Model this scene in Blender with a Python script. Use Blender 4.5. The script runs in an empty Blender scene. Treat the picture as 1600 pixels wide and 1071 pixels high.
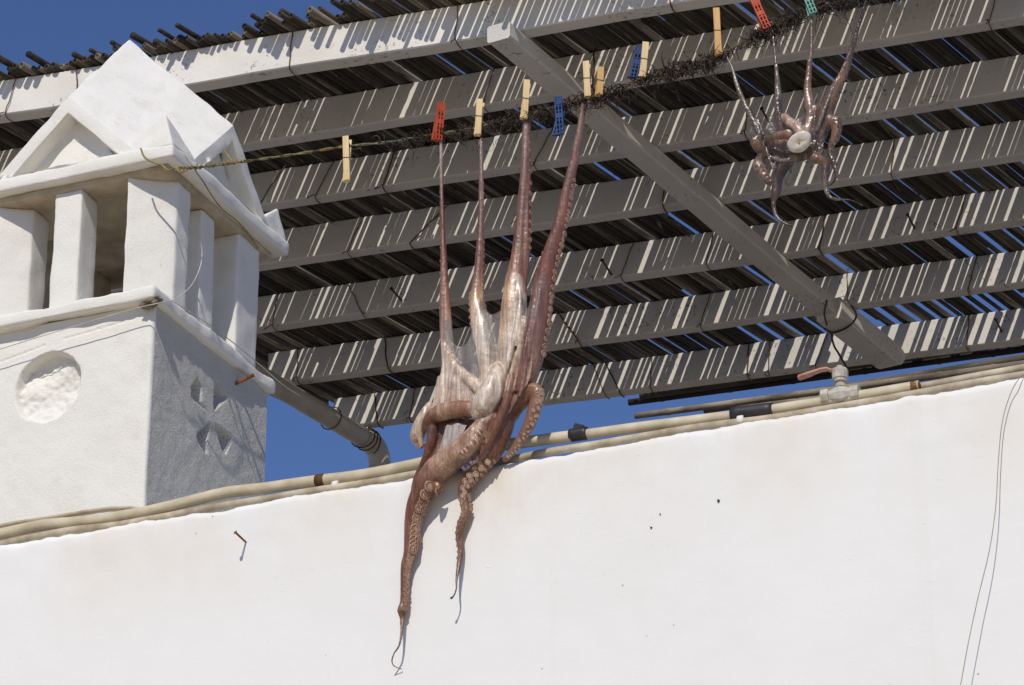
import bpy, bmesh, math, random
from mathutils import Vector, Matrix, noise, kdtree
random.seed(7)
D = bpy.data
SC = bpy.context.scene
COL = SC.collection
R = math.radians

# ------------------------------------------------------------------ camera
BETA, PITCH, FPX = R(23.6), R(24.05), 5160.0       # yaw to the left of the wall normal, pitch, focal length in photo pixels
FWD = Vector((-math.sin(BETA)*math.cos(PITCH), math.cos(BETA)*math.cos(PITCH), math.sin(PITCH)))
CAM = Vector((0, 0, 3.72)) - FWD*5.2
cd = D.cameras.new('camera'); cam = D.objects.new('camera', cd); COL.objects.link(cam)
cam.location = CAM; cam.rotation_euler = FWD.to_track_quat('-Z', 'Y').to_euler()
cd.sensor_width = 36.0; cd.lens = FPX/1600*36.0; cd.clip_start = 0.05; cd.clip_end = 500
SC.camera = cam
RGT = Vector((math.cos(BETA), math.sin(BETA), 0)); UPV = RGT.cross(FWD)

# ------------------------------------------------------------------ sky and sun
SUN_EL, SUN_AZ = R(43), R(10)                       # azimuth to the right of the wall normal
w = D.worlds.new('World'); SC.world = w; w.use_nodes = True
nt = w.node_tree; bg = nt.nodes['Background']
sky = nt.nodes.new('ShaderNodeTexSky'); sky.sky_type = 'NISHITA'; sky.sun_disc = False
sky.sun_elevation = SUN_EL; sky.sun_rotation = math.pi - SUN_AZ
sky.air_density = 1.0; sky.dust_density = 0.0; sky.ozone_density = 9.0; sky.altitude = 0
wb = nt.nodes.new('ShaderNodeMix'); wb.data_type = 'RGBA'; wb.blend_type = 'MULTIPLY'; wb.inputs[0].default_value = 1.0
wb.inputs[7].default_value = (1.05, 0.955, 1.07, 1)      # the camera's slightly violet rendering of blue sky
nt.links.new(sky.outputs[0], wb.inputs[6]); nt.links.new(wb.outputs[2], bg.inputs[0]); bg.inputs[1].default_value = 0.083
sl = D.lights.new('sun', 'SUN'); so = D.objects.new('sun', sl); COL.objects.link(so)
sl.energy = 3.2; sl.angle = R(0.5); sl.color = (1.0, 0.94, 0.835)
TOSUN = Vector((math.sin(SUN_AZ)*math.cos(SUN_EL), -math.cos(SUN_AZ)*math.cos(SUN_EL), math.sin(SUN_EL)))
so.rotation_euler = TOSUN.to_track_quat('Z', 'Y').to_euler(); so.location = (0, -4, 8)
SC.view_settings.view_transform = 'Standard'; SC.view_settings.look = 'None'
SC.view_settings.gamma = 1.0; SC.view_settings.exposure = 0.0
SC.render.engine = 'CYCLES'

# ------------------------------------------------------------------ measuring helpers (photo sight lines to world points)
def ray(px, py):
    return (FWD*FPX + RGT*(px-800) - UPV*(py-535.5)).normalized()
def on_y(px, py, y):
    r = ray(px, py); return CAM + r*((y-CAM.y)/r.y)
def on_x(px, py, x):
    r = ray(px, py); return CAM + r*((x-CAM.x)/r.x)
def on_z(px, py, z):
    r = ray(px, py); return CAM + r*((z-CAM.z)/r.z)
MM = 5.2/FPX                                        # metres per photo pixel at the wall

# ------------------------------------------------------------------ object helpers
def tag(o, label=None, cat=None, group=None, kind=None):
    if label: o['label'] = label
    if cat: o['category'] = cat
    if group: o['group'] = group
    if kind: o['kind'] = kind
    return o
ROOT = {}
def empty(name, loc):
    o = D.objects.new(name, None); COL.objects.link(o); o.location = loc; o.empty_display_size = .05
    ROOT[o.name] = Vector(loc); return o
def put(name, me, mat, parent=None, smooth=False):
    """links mesh 'me' (world coordinates) as one object, child of parent if given"""
    o = D.objects.new(name, me); COL.objects.link(o)
    if mat and not me.materials: me.materials.append(mat)
    if smooth:
        me.polygons.foreach_set('use_smooth', [True]*len(me.polygons))
    off = Vector((0, 0, 0))
    if parent:
        off = ROOT.get(parent.name, Vector((0, 0, 0)))
        me.transform(Matrix.Translation(-off)); o.parent = parent
        ROOT[o.name] = off
    return o
def pyd(name, v, f, mat, parent=None, smooth=False):
    me = D.meshes.new(name); me.from_pydata([tuple(p) for p in v], [], f); me.update()
    return put(name, me, mat, parent, smooth)
def from_bm(name, bm, mat, parent=None, smooth=False):
    bmesh.ops.recalc_face_normals(bm, faces=bm.faces)
    me = D.meshes.new(name); bm.to_mesh(me); bm.free()
    return put(name, me, mat, parent, smooth)
def nz(p, s, seed=0):
    return noise.noise(Vector((p[0]*s+seed*7.3, p[1]*s-seed*3.1, p[2]*s+seed*1.7)))
def lumpy(bm, bevel=.004, seg=2, cuts=.02, amp=.0012, scale=28, seed=0, amp2=.0004):
    """soften, subdivide and roughen a bmesh so it reads as hand-made plaster"""
    if bevel: bmesh.ops.bevel(bm, geom=list(bm.edges), offset=bevel, segments=seg, profile=.6, affect='EDGES')
    for _ in range(7):
        es = [e for e in bm.edges if e.calc_length() > cuts]
        if not es: break
        bmesh.ops.subdivide_edges(bm, edges=es, cuts=1, use_grid_fill=True)
        if len(bm.verts) > 60000: break
    bm.normal_update()
    mv = []
    for v in bm.verts:
        c = v.co
        mv.append(v.normal*(amp*nz(c, scale, seed) + amp*.6*nz(c, scale*.35, seed+3)*2 + amp2*nz(c, scale*5, seed+1)))
    for v, m in zip(bm.verts, mv): v.co += m
def hexa(bm, p):
    """8 points: bottom 4 ccw, top 4 ccw"""
    vs = [bm.verts.new(q) for q in p]
    for f in ((3,2,1,0), (4,5,6,7), (0,1,5,4), (1,2,6,5), (2,3,7,6), (3,0,4,7)): bm.faces.new([vs[i] for i in f])
def boxbm(x0, x1, y0, y1, z0, z1, bm=None):
    bm = bm or bmesh.new()
    hexa(bm, [(x0,y0,z0),(x1,y0,z0),(x1,y1,z0),(x0,y1,z0),(x0,y0,z1),(x1,y0,z1),(x1,y1,z1),(x0,y1,z1)])
    return bm
def crom(P, n):
    """Catmull-Rom through tuples of any length, n steps a span"""
    out = []; m = len(P)
    for i in range(m-1):
        a, b, c, d = P[max(i-1,0)], P[i], P[i+1], P[min(i+2,m-1)]
        for k in range(n):
            t = k/n; t2 = t*t; t3 = t2*t
            out.append(tuple(.5*((2*b[j]) + (-a[j]+c[j])*t + (2*a[j]-5*b[j]+4*c[j]-d[j])*t2 + (-a[j]+3*b[j]-3*c[j]+d[j])*t3) for j in range(len(b))))
    out.append(tuple(P[-1])); return out
def frames(pts):
    n = len(pts); T = []
    for i in range(n):
        t = pts[min(i+1,n-1)]-pts[max(i-1,0)]
        T.append(t.normalized() if t.length > 1e-9 else (T[-1] if T else Vector((0,0,1))))
    u = T[0].orthogonal().normalized(); out = []
    for i in range(n):
        u = (u - T[i]*u.dot(T[i]))
        u = u.normalized() if u.length > 1e-6 else T[i].orthogonal().normalized()
        out.append((T[i], u, T[i].cross(u)))
    return out
def sweep(V, F, pts, rad, seg=8, cap=True):
    """tube along pts (Vectors) with a radius each, added to lists V, F"""
    b = len(V); fr = frames(pts)
    for p, r, (t, u, v) in zip(pts, rad, fr):
        for k in range(seg):
            a = 2*math.pi*k/seg; V.append(p + u*(r*math.cos(a)) + v*(r*math.sin(a)))
    n = len(pts)
    for i in range(n-1):
        for k in range(seg):
            k2 = (k+1) % seg
            F.append((b+i*seg+k, b+i*seg+k2, b+(i+1)*seg+k2, b+(i+1)*seg+k))
    if cap:
        F.append(tuple(b+k for k in reversed(range(seg)))); F.append(tuple(b+(n-1)*seg+k for k in range(seg)))
def tube(name, pts, r, mat, parent=None, seg=10, smooth=True):
    V, F = [], []
    rad = r if isinstance(r, (list, tuple)) else [r]*len(pts)
    sweep(V, F, [Vector(p) for p in pts], rad, seg); return pyd(name, V, F, mat, parent, smooth)

# ------------------------------------------------------------------ materials
class NT:
    def __init__(s, name):
        s.m = D.materials.new(name); s.m.use_nodes = True; s.t = s.m.node_tree; s.b = s.t.nodes['Principled BSDF']
        s.tc = s.t.nodes.new('ShaderNodeTexCoord'); s.co = s.tc.outputs['Object']
    def n(s, typ, **kw):
        o = s.t.nodes.new(typ)
        for k, v in kw.items(): setattr(o, k, v)
        return o
    def l(s, a, b): s.t.links.new(a, b)
    def noise(s, scale, detail=4, rough=.55, sx=(1,1,1), co=None):
        mp = s.n('ShaderNodeMapping'); mp.inputs['Scale'].default_value = sx; s.l(co or s.co, mp.inputs['Vector'])
        o = s.n('ShaderNodeTexNoise'); o.inputs['Scale'].default_value = scale; o.inputs['Detail'].default_value = detail
        o.inputs['Roughness'].default_value = rough; s.l(mp.outputs[0], o.inputs['Vector']); return o.outputs['Fac']
    def voro(s, scale, feat='F1', sx=(1,1,1)):
        mp = s.n('ShaderNodeMapping'); mp.inputs['Scale'].default_value = sx; s.l(s.co, mp.inputs['Vector'])
        o = s.n('ShaderNodeTexVoronoi', feature=feat); o.inputs['Scale'].default_value = scale
        s.l(mp.outputs[0], o.inputs['Vector']); return o
    def ramp(s, fac, stops):
        o = s.n('ShaderNodeValToRGB'); e = o.color_ramp.elements
        while len(e) < len(stops): e.new(.5)
        for el, (p, c) in zip(e, stops):
            el.position = p; el.color = (*c, 1) if len(c) == 3 else c
        s.l(fac, o.inputs[0]); return o.outputs[0]
    def mix(s, fac, a, b, mode='MIX'):
        o = s.n('ShaderNodeMix', data_type='RGBA', blend_type=mode)
        for i, x in ((0, fac), (6, a), (7, b)):
            if hasattr(x, 'is_output'): s.l(x, o.inputs[i])
            elif isinstance(x, (int, float)): o.inputs[i].default_value = x
            else: o.inputs[i].default_value = (*x, 1) if len(x) == 3 else x
        return o.outputs[2]
    def math(s, op, a, b=0.0):
        o = s.n('ShaderNodeMath', operation=op)
        for i, x in ((0, a), (1, b)):
            if hasattr(x, 'is_output'): s.l(x, o.inputs[i])
            else: o.inputs[i].default_value = x
        return o.outputs[0]
    def col(s, c):
        if hasattr(c, 'is_output'): s.l(c, s.b.inputs['Base Color'])
        else: s.b.inputs['Base Color'].default_value = (*c, 1)
    def bump(s, h, dist, strength=1.0):
        o = s.n('ShaderNodeBump'); o.inputs['Distance'].default_value = dist; o.inputs['Strength'].default_value = strength
        s.l(h, o.inputs['Height'])
        if s.b.inputs['Normal'].is_linked: s.l(s.b.inputs['Normal'].links[0].from_socket, o.inputs['Normal'])
        s.l(o.outputs[0], s.b.inputs['Normal'])
    def rough(s, v, spec=.5):
        if hasattr(v, 'is_output'): s.l(v, s.b.inputs['Roughness'])
        else: s.b.inputs['Roughness'].default_value = v
        s.b.inputs['Specular IOR Level'].default_value = spec
B1 = (0, 0, 0); W1 = (1, 1, 1)
def m_wall():
    s = NT('limewashed_wall')
    a = s.noise(3.0, 5); c = s.ramp(a, [(.3, (.80,.795,.775)), (.7, (.83,.83,.82))])
    # ochre weathering seeping down from the coping
    sep = s.n('ShaderNodeSeparateXYZ'); s.l(s.co, sep.inputs[0])
    h = s.n('ShaderNodeMapRange'); h.inputs[1].default_value = ZW-.22; h.inputs[2].default_value = ZW; s.l(sep.outputs[2], h.inputs[0])
    st = s.math('MULTIPLY', h.outputs[0], s.ramp(s.noise(5, 4, .6, (1, 1, .5)), [(.42, B1), (.72, W1)]))
    c = s.mix(s.math('MULTIPLY', st, .7), c, (.74, .66, .52))
    # brown seepage where the animal drips over the arris
    vm = s.n('ShaderNodeVectorMath', operation='DISTANCE'); s.l(s.co, vm.inputs[0]); vm.inputs[1].default_value = tuple(on_y(755, 742, 0)-Vector((0, .25, 0)))
    sp = s.n('ShaderNodeMapRange'); sp.inputs[1].default_value = .16; sp.inputs[2].default_value = .02; s.l(vm.outputs['Value'], sp.inputs[0])
    c = s.mix(s.math('MULTIPLY', s.math('MULTIPLY', sp.outputs[0], s.ramp(s.noise(16, 5, .7, (1, 1, .4)), [(.35, B1), (.7, W1)])), .55), c, (.66, .53, .36))
    dr = s.ramp(s.noise(22, 3, .5, (1, 1, .03)), [(.66, B1), (.8, W1)])
    c = s.mix(s.math('MULTIPLY', dr, .10), c, (.62, .56, .46))
    v = s.voro(26); d = s.ramp(v.outputs['Distance'], [(.035, W1), (.06, B1)])
    d = s.math('MULTIPLY', d, s.ramp(s.noise(9, 2), [(.54, B1), (.62, W1)]))
    c = s.mix(s.math('MULTIPLY', d, .75), c, (.26, .23, .18))
    br = s.noise(30, 5, .65, (.3, 1, 1.1)); c = s.mix(1.0, c, s.ramp(br, [(.3, (.988,.987,.984)), (.7, (1.006,1.006,1.006))]), 'MULTIPLY')
    s.col(c); s.rough(.9, .2); s.bump(br, .0004, .3)
    sc = s.ramp(s.noise(60, 5, .65, (.7, 1, 1.3)), [(.64, B1), (.74, W1)])
    s.bump(sc, .0007, .55); s.bump(s.noise(260, 3), .0004, .5); s.bump(s.noise(12, 3), .003, .35)
    return s.m
def m_plaster(name, warm=0.0, grain=.0013):
    s = NT(name)
    a = s.noise(9, 5); c = s.ramp(a, [(.3, (.78,.76,.70)), (.7, (.82,.805,.755))])
    st = s.ramp(s.noise(14, 6, .7), [(.54, B1), (.74, W1)])
    c = s.mix(s.math('MULTIPLY', st, .3+warm), c, (.60, .53, .41))
    g = s.ramp(s.noise(40, 5, .7), [(.64, B1), (.72, W1)])
    c = s.mix(s.math('MULTIPLY', g, .3), c, (.42, .40, .36))
    s.col(c); s.rough(.92, .2)
    s.bump(s.noise(330 if grain < .003 else 260, 4, .65), grain, .9); s.bump(s.noise(40, 4), .0016, .6)
    return s.m
def m_timber(name='painted_timber', k=1.0):
    s = NT(name)
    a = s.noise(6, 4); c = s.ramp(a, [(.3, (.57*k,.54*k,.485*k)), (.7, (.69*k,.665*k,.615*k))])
    st = s.ramp(s.noise(24, 6, .7, (1, 1, 1.0)), [(.62, B1), (.74, W1)])
    c = s.mix(s.math('MULTIPLY', st, .45), c, (.30, .26, .20))
    f = s.math('MULTIPLY', s.ramp(s.noise(110, 4, .65), [(.58, B1), (.64, W1)]), s.ramp(s.noise(9, 3), [(.48, B1), (.6, W1)]))
    c = s.mix(s.math('MULTIPLY', f, .85), c, (.16, .14, .11))
    s.col(c); s.rough(.75, .3); s.bump(s.noise(90, 4, .6), .0008, .7); s.bump(s.noise(10, 3), .003, .5)
    return s.m
def m_cane():
    s = NT('weathered_cane')
    oi = s.n('ShaderNodeObjectInfo')
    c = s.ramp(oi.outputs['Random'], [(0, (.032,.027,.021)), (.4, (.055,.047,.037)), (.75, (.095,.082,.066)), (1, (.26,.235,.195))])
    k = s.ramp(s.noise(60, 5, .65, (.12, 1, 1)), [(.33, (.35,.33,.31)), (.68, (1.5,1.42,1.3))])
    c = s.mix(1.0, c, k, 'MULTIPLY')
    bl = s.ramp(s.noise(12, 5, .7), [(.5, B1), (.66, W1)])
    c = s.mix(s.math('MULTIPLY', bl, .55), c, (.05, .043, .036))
    s.col(c); s.rough(.8, .25); s.bump(s.noise(150, 4, .6, (.15, 1, 1)), .0008, .8); return s.m
def m_simple(name, c1, c2, rough=.6, scale=30, spec=.4, bump=.0004, metal=0.0):
    s = NT(name); s.col(s.ramp(s.noise(scale, 5, .6), [(.35, c1), (.68, c2)])); s.rough(rough, spec)
    s.b.inputs['Metallic'].default_value = metal
    if bump: s.bump(s.noise(scale*5, 4), bump, .7)
    return s.m
def m_flesh(name, wet=.28, tint=(.27, .125, .075)):
    s = NT(name)
    at = s.n('ShaderNodeAttribute'); at.attribute_name = 'Col'
    fib = s.noise(300, 4, .6, (1, 1, .04)); f2 = s.noise(90, 4, .6, (1, 1, .10)); sp = s.noise(420, 2, .6)
    sk_ = s.math('MULTIPLY', s.ramp(s.noise(120, 4, .65, (1, 1, .05)), [(.46, B1), (.66, W1)]), .42)
    c = s.mix(sk_, at.outputs['Color'], tint)
    c = s.mix(1.0, c, s.ramp(fib, [(.3, (.62,.58,.56)), (.68, (1.25,1.25,1.25))]), 'MULTIPLY')
    c = s.mix(1.0, c, s.ramp(f2, [(.32, (.78,.72,.70)), (.66, (1.12,1.14,1.15))]), 'MULTIPLY')
    c = s.mix(1.0, c, s.ramp(sp, [(.35, (.86,.84,.84)), (.6, (1.05,1.05,1.05))]), 'MULTIPLY')
    s.col(c)
    s.b.inputs['Subsurface Weight'].default_value = .15; s.b.inputs['Subsurface Radius'].default_value = (.008, .004, .0025)
    s.b.inputs['Subsurface Scale'].default_value = .4
    s.rough(s.ramp(s.noise(45, 3), [(.3, (wet+.04,)*3), (.7, (wet+.24,)*3)]), .5)
    s.b.inputs['Coat Weight'].default_value = .22; s.b.inputs['Coat Roughness'].default_value = .22
    s.l(at.outputs['Alpha'], s.b.inputs['Alpha'])
    s.bump(s.noise(160, 4, .65), .0009, .5); s.bump(fib, .0009, .6); s.bump(f2, .0012, .5); return s.m

# ================================================================== SETTING
ZW = on_y(800, 718, 0).z                            # top of the parapet wall
M_WALL = m_wall(); M_PL = m_plaster('chimney_limewash'); M_PLS = m_plaster('chimney_limewash_roof', .22); M_STU = m_plaster('chimney_stucco', 0, .012)
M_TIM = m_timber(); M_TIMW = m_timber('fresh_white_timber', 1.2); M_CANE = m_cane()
M_DIRT = m_simple('pale_paving', (.40,.325,.22), (.50,.415,.29), .9, 3, .2)
M_TERR = m_simple('terrace_screed', (.19,.155,.115), (.25,.205,.155), .9, 4, .2)
M_RUST = m_simple('rust', (.16,.055,.018), (.34,.13,.04), .85, 60, .2)
M_WIRE = m_simple('rusty_tie_wire', (.035,.022,.012), (.20,.10,.03), .8, 25, .2)
M_IRON = m_simple('black_iron', (.018,.016,.014), (.05,.04,.03), .6, 80, .4)

st = pyd('street', [(-60,-60,0),(60,-60,0),(60,60,0),(-60,60,0)], [(0,1,2,3)], M_DIRT); tag(st, kind='structure')
TZ = ZW-.95
tf = from_bm('terrace_floor', boxbm(-6, 6, .552, 9, TZ-.2, TZ), M_TERR); tag(tf, kind='structure')

# ---- parapet wall: front face is a fine grid so the hand-plastered arris can waver
def wall():
    root = empty('parapet_wall', (0, .25, 0))
    tag(root, 'thick whitewashed plaster wall filling the lower half, below the pipes', 'wall')
    xs = [-4, -2.2] + [-1.3 + i*.006 for i in range(int(2.7/.006)+1)] + [2.2, 4]
    V, F = [], []; prof = []
    r = .014
    zz = [0, 1.5, 2.4] + [ZW-.7+.03*i for i in range(20)]
    zz = [z for z in zz if z < ZW-.1] + [ZW-.1+.008*i for i in range(10)]
    zz = [z for z in zz if z < ZW-r-.002]
    for z in zz: prof.append((0, z, 0))
    for k in range(7):
        a = k/6*math.pi/2; prof.append((r-r*math.cos(a), ZW-r+r*math.sin(a), 1))
    prof += [(.05, ZW, 1), (.12, ZW, .6), (.3, ZW, 0), (.55, ZW, 0), (.55, 0, 0)]
    for x in xs:
        for (y, z, e) in prof:
            p = (x, y, z)
            dy = .0025*nz(p, 3.2) + .0009*nz(p, 24, 1)
            dz = 0
            if e: 
                dz = (.0035*nz((x, 0, 0), 9, 4) + .0026*nz((x, 0, 0), 45, 5) + .0016*nz((x, y, 0), 120, 6))*e
                dy += e*.0015*nz((x, 0, z), 60, 8)
            V.append((x, y+dy if z > .1 and y < .3 else y, z+dz))
    n = len(prof)
    for i in range(len(xs)-1):
        for j in range(n-1): F.append((i*n+j, (i+1)*n+j, (i+1)*n+j+1, i*n+j+1))
    F.append(tuple(range(n-1, -1, -1))); F.append(tuple((len(xs)-1)*n+j for j in range(n)))
    pyd('plaster_face', V, F, M_WALL, root, True)
    # rusty nail
    a = on_y(384.5, 848, 0); b = a + Vector((-.001, -.032, .005))
    tube('nail', [a+Vector((0,.01,-.001)), b, b+Vector((-.0006,-.002,.001))], [.0016,.0018,.0034], M_RUST, root, 8)
    # small holes in the plaster: dark discs stand in for the shade inside
    for (x, y, rr) in ((1123, 783, 2.0), (1018, 825, 1.5), (1032, 804, 1.0)):
        p = on_y(x, y, 0); V, F = [], []
        sweep(V, F, [p+Vector((0,.01,0)), p+Vector((0,-.0022,0)), p+Vector((0,-.003,0))], [rr*MM, rr*MM, rr*MM*.5], 9)
        pyd('dark_hole_disc', V, F, M_IRON, root, True)
    return root
wall()

# ================================================================== CHIMNEY
YC = .235; G = .213
pA = on_y(101, 260, YC-G); CX, ZP = pA.x, pA.z      # plate centre and top
def chimney():
    root = empty('chimney', (CX, YC, ZW))
    tag(root, 'white plastered chimney with pillared lantern and four-gabled pointed cap, standing on the wall', 'chimney')
    zs_top = on_y(250, 439, YC-G-.02).z              # top of lower slab
    zs_bot = zs_top-.023
    # ---- cap roof: four gables, four planar rhombic slopes
    h, wg, H = .138, .142, .366
    rim = .024
    bm = bmesh.new(); top = bm.verts.new((-.014, .004, H))
    ap = []; bl = []; br = []
    for k in range(4):
        M = Matrix.Rotation(k*math.pi/2, 3, 'Z')
        A = bm.verts.new(M @ Vector((0, -G, h))); L = bm.verts.new(M @ Vector((-wg, -G, 0))); Rr = bm.verts.new(M @ Vector((wg, -G, 0)))
        ai = bm.verts.new(M @ Vector((0, -G, h-rim*1.35))); li = bm.verts.new(M @ Vector((-wg+rim*1.5, -G, .002))); ri = bm.verts.new(M @ Vector((wg-rim*1.5, -G, .002)))
        dy = .034
        ab = bm.verts.new(M @ Vector((0, -G+dy, h-rim*1.35))); lb = bm.verts.new(M @ Vector((-wg+rim*1.5, -G+dy, .002))); rb = bm.verts.new(M @ Vector((wg-rim*1.5, -G+dy, .002)))
        for q in ((A, L, li, ai), (A, ai, ri, Rr), (ai, li, lb, ab), (ai, ab, rb, ri), (ab, lb, rb), (li, ri, rb, lb), (L, Rr, ri, li)): bm.faces.new(q)
        ap.append(A); bl.append(L); br.append(Rr)
    for k in range(4):
        k2 = (k+1) % 4
        bm.faces.new((ap[k], br[k], bl[k2], ap[k2], top))
    bm.faces.new([v for k in range(4) for v in (bl[k], br[k])])
    bmesh.ops.triangulate(bm, faces=[f for f in bm.faces if len(f.verts) == 5])
    bmesh.ops.recalc_face_normals(bm, faces=bm.faces)
    ed = [e for e in bm.edges if e.calc_face_angle(0) > .1]
    bmesh.ops.bevel(bm, geom=ed, offset=.0035, segments=2, profile=.6, affect='EDGES', clamp_overlap=True)
    bmesh.ops.triangulate(bm, faces=[f for f in bm.faces if len(f.verts) > 4])
    lumpy(bm, 0, 0, .014, .0026, 22, 2, .0007)
    bmesh.ops.transform(bm, matrix=Matrix.Translation((CX, YC, ZP)), verts=bm.verts)
    cap = from_bm('roof', bm, M_PLS, root, True)
    # ---- corner horns
    for k in range(4):
        M = Matrix.Rotation(k*math.pi/2, 3, 'Z'); bm = bmesh.new()
        b = [(wg-.038, -G-.001, -.002), (G+.001, -G-.001, -.002), (G+.001, -wg+.03, -.002), (wg-.01, -wg+.02, -.002)]
        vs = [bm.verts.new(M @ Vector(p)) for p in b]; a = bm.verts.new(M @ Vector((G-.022, -G+.008, .070 if k == 0 else .062)))
        for q in ((0,1),(1,2),(2,3),(3,0)): bm.faces.new((vs[q[0]], vs[q[1]], a))
        bm.faces.new(vs[::-1])
        lumpy(bm, .003, 2, .012, .0014, 40, 5+k)
        bmesh.ops.transform(bm, matrix=Matrix.Translation((CX, YC, ZP)), verts=bm.verts)
        from_bm('corner_horn', bm, M_PLS, root, True)
    # ---- cornice plate under the roof and the soffit step beneath it
    g = G+.004
    bm = boxbm(CX-g, CX+g, YC-g, YC+g, ZP-.026, ZP); lumpy(bm, .005, 2, .014, .0030, 24, 9, .0008); from_bm('cornice', bm, M_PL, root, True)
    M_SOF = m_simple('beige_brown_plaster', (.36,.29,.20), (.60,.52,.40), .9, 14, .1, .0008)  # beige-brown plaster for the soffit and rear pillars
    g2 = G-.018
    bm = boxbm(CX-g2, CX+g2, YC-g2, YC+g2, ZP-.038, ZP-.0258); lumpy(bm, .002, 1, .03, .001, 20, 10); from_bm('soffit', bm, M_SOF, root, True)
    zt = ZP-.0375
    # ---- pillars
    def pillar(x0, x1, y0, y1, sd, turn=0.0):
        bm = bmesh.new(); hexa(bm, [(CX+a, YC+b, z) for z in (zs_top-.002, zt) for a, b in ((x0, y0), (x1, y0+turn), (x1, y1+turn*.6), (x0, y1))]); lumpy(bm, .004, 2, .014, .0020, 24, sd, .0005)
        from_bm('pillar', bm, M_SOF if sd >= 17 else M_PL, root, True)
    yf = -.19
    pillar(-.205, -.17, yf, yf+.055, 11); pillar(-.165, -.094, yf-.008, yf+.062, 12, .045); pillar(-.030, .024, yf, yf+.058, 13); pillar(.118, .190, yf-.006, yf+.06, 14, .05)
    pillar(.128, .178, -.04, .012, 15); pillar(.12, .190, .075, .158, 16)
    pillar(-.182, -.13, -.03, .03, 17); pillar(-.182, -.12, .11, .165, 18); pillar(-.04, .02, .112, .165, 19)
    # ---- flue mouth inside
    bm = boxbm(CX-.07, CX+.06, YC-.06, YC+.07, zs_top-.003, zs_top+.05); lumpy(bm, .003, 1, .02, .003, 40, 20)
    from_bm('flue', bm, m_simple('soot', (.03,.025,.02), (.12,.09,.06), .95, 30, .1), root, True)
    # ---- lower slab
    X0, X1, Y0, Y1 = CX-.19, CX+.184, YC-.2, YC+.213
    bm = boxbm(X0-.022, X1+.0105, Y0-.022, Y1+.012, zs_bot, zs_top); lumpy(bm, .005, 2, .013, .0032, 26, 21, .0010); from_bm('slab', bm, M_PL, root, True)
    # ---- body: one sheet wrapped round the front and right faces, with the carved hollows
    zb, zt2 = ZW-.03, zs_bot+.001
    r = .006; path = []
    n1 = int((X1-X0-r)/.0021); n2 = int((Y1-Y0-r)/.0021)
    for i in range(n1): path.append((X0+(X1-r-X0)*i/n1, Y0, 0, -1, 0))
    for k in range(7):
        a = k/6*math.pi/2; path.append((X1-r+r*math.sin(a), Y0+r-r*math.cos(a), math.sin(a), -math.cos(a), 1))
    for i in range(1, n2+1): path.append((X1, Y0+r+(Y1-Y0-r)*i/n2, 1, 0, 2))
    nzv = int((zt2-zb)/.0021)
    cc = on_y(75, 605, Y0); cr = .0645
    def petal(l):
        return [(q.y, q.z) for q in (on_x(280+a/5.95, 560+b/5.95, X1) for a, b in l)]
    pet = [petal(l) for l in (
        [(170,180),(110,260),(110,360),(160,412),(262,492),(216,400),(212,260)],
        [(335,190),(385,240),(440,340),(460,372),(330,492),(320,400),(330,280)],
        [(285,595),(160,700),(175,780),(248,885),(275,890),(262,780),(300,610)],
        [(330,595),(490,710),(500,740),(440,900),(402,862),(375,770),(345,650)])]
    def pdist(P, y, z):
        ins = False; dm = 9
        for i in range(len(P)):
            (ax, ay), (bx, by) = P[i-1], P[i]
            if (ay > z) != (by > z) and y < (bx-ax)*(z-ay)/(by-ay)+ax: ins = not ins
            dx, dy = bx-ax, by-ay; t = max(0, min(1, ((y-ax)*dx+(z-ay)*dy)/(dx*dx+dy*dy)))
            dm = min(dm, math.hypot(y-ax-t*dx, z-ay-t*dy))
        return dm if ins else 0
    bb = [(min(q[0] for q in P), max(q[0] for q in P), min(q[1] for q in P), max(q[1] for q in P)) for P in pet]
    V, F = [], []
    for (x, y, nx, ny, side) in path:
        for j in range(nzv+1):
            z = zb+(zt2-zb)*j/nzv; p = (x, y, z); d = .0018*nz(p, 9) + .0006*nz(p, 40, 2)
            if side == 2:
                d += .0003*nz(p, 190, 3)+.0003*nz(p, 90, 4)
                for P, (a, b, c, e) in zip(pet, bb):
                    if a <= y <= b and c <= z <= e:
                        q = pdist(P, y, z)
                        if q: d -= min(.020, q*2.2)
            elif side == 0:
                d += .0002*nz(p, 200, 3)
                rr = math.hypot(x-cc.x, z-cc.z) + .0022*nz(p, 45, 6)
                if rr < cr:
                    v = (z-cc.z)/cr; u = (x-cc.x)/cr
                    dep = .013+.011*max(0, min(1, .45+.75*v-.1*u))
                    rel = .016*nz(p, 17, 7)+.005*abs(nz(p, 45, 8))+.0018*nz(p, 150, 9)-.002
                    e = min(1, (cr-rr)/.0035)
                    d += e*(-dep + max(-.008, min(dep*.95, rel)))
                # long trowel scratches
                for (ax, ay, bx, by) in SCR:
                    t = (x-ax)/(bx-ax)
                    if 0 < t < 1 and abs(z-(ay+(by-ay)*t)) < .0016: d -= .0016
            V.append((x+nx*d, y+ny*d, z))
    m = nzv+1
    for i in range(len(path)-1):
        for j in range(nzv): F.append((i*m+j, (i+1)*m+j, (i+1)*m+j+1, i*m+j+1))
    b = len(V); V += [(X0, Y1, zb), (X0, Y1, zt2), (X1, Y1, zb), (X1, Y1, zt2), (X0, Y0, zb), (X0, Y0, zt2)]
    F += [(b, b+4, b+5, b+1), (b+2, b, b+1, b+3)]
    body = pyd('body', V, F, M_PL, root, True); body.data.materials.append(M_STU)
    i2 = next(i for i, q in enumerate(path) if q[4] == 2)
    for k in range(i2*nzv, (len(path)-1)*nzv): body.data.polygons[k].material_index = 1
    # broken plaster under the slab corner, bare mortar showing
    c = on_y(236, 474, Y0-.012); bm = bmesh.new(); bmesh.ops.create_icosphere(bm, subdivisions=4, radius=1)
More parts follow.
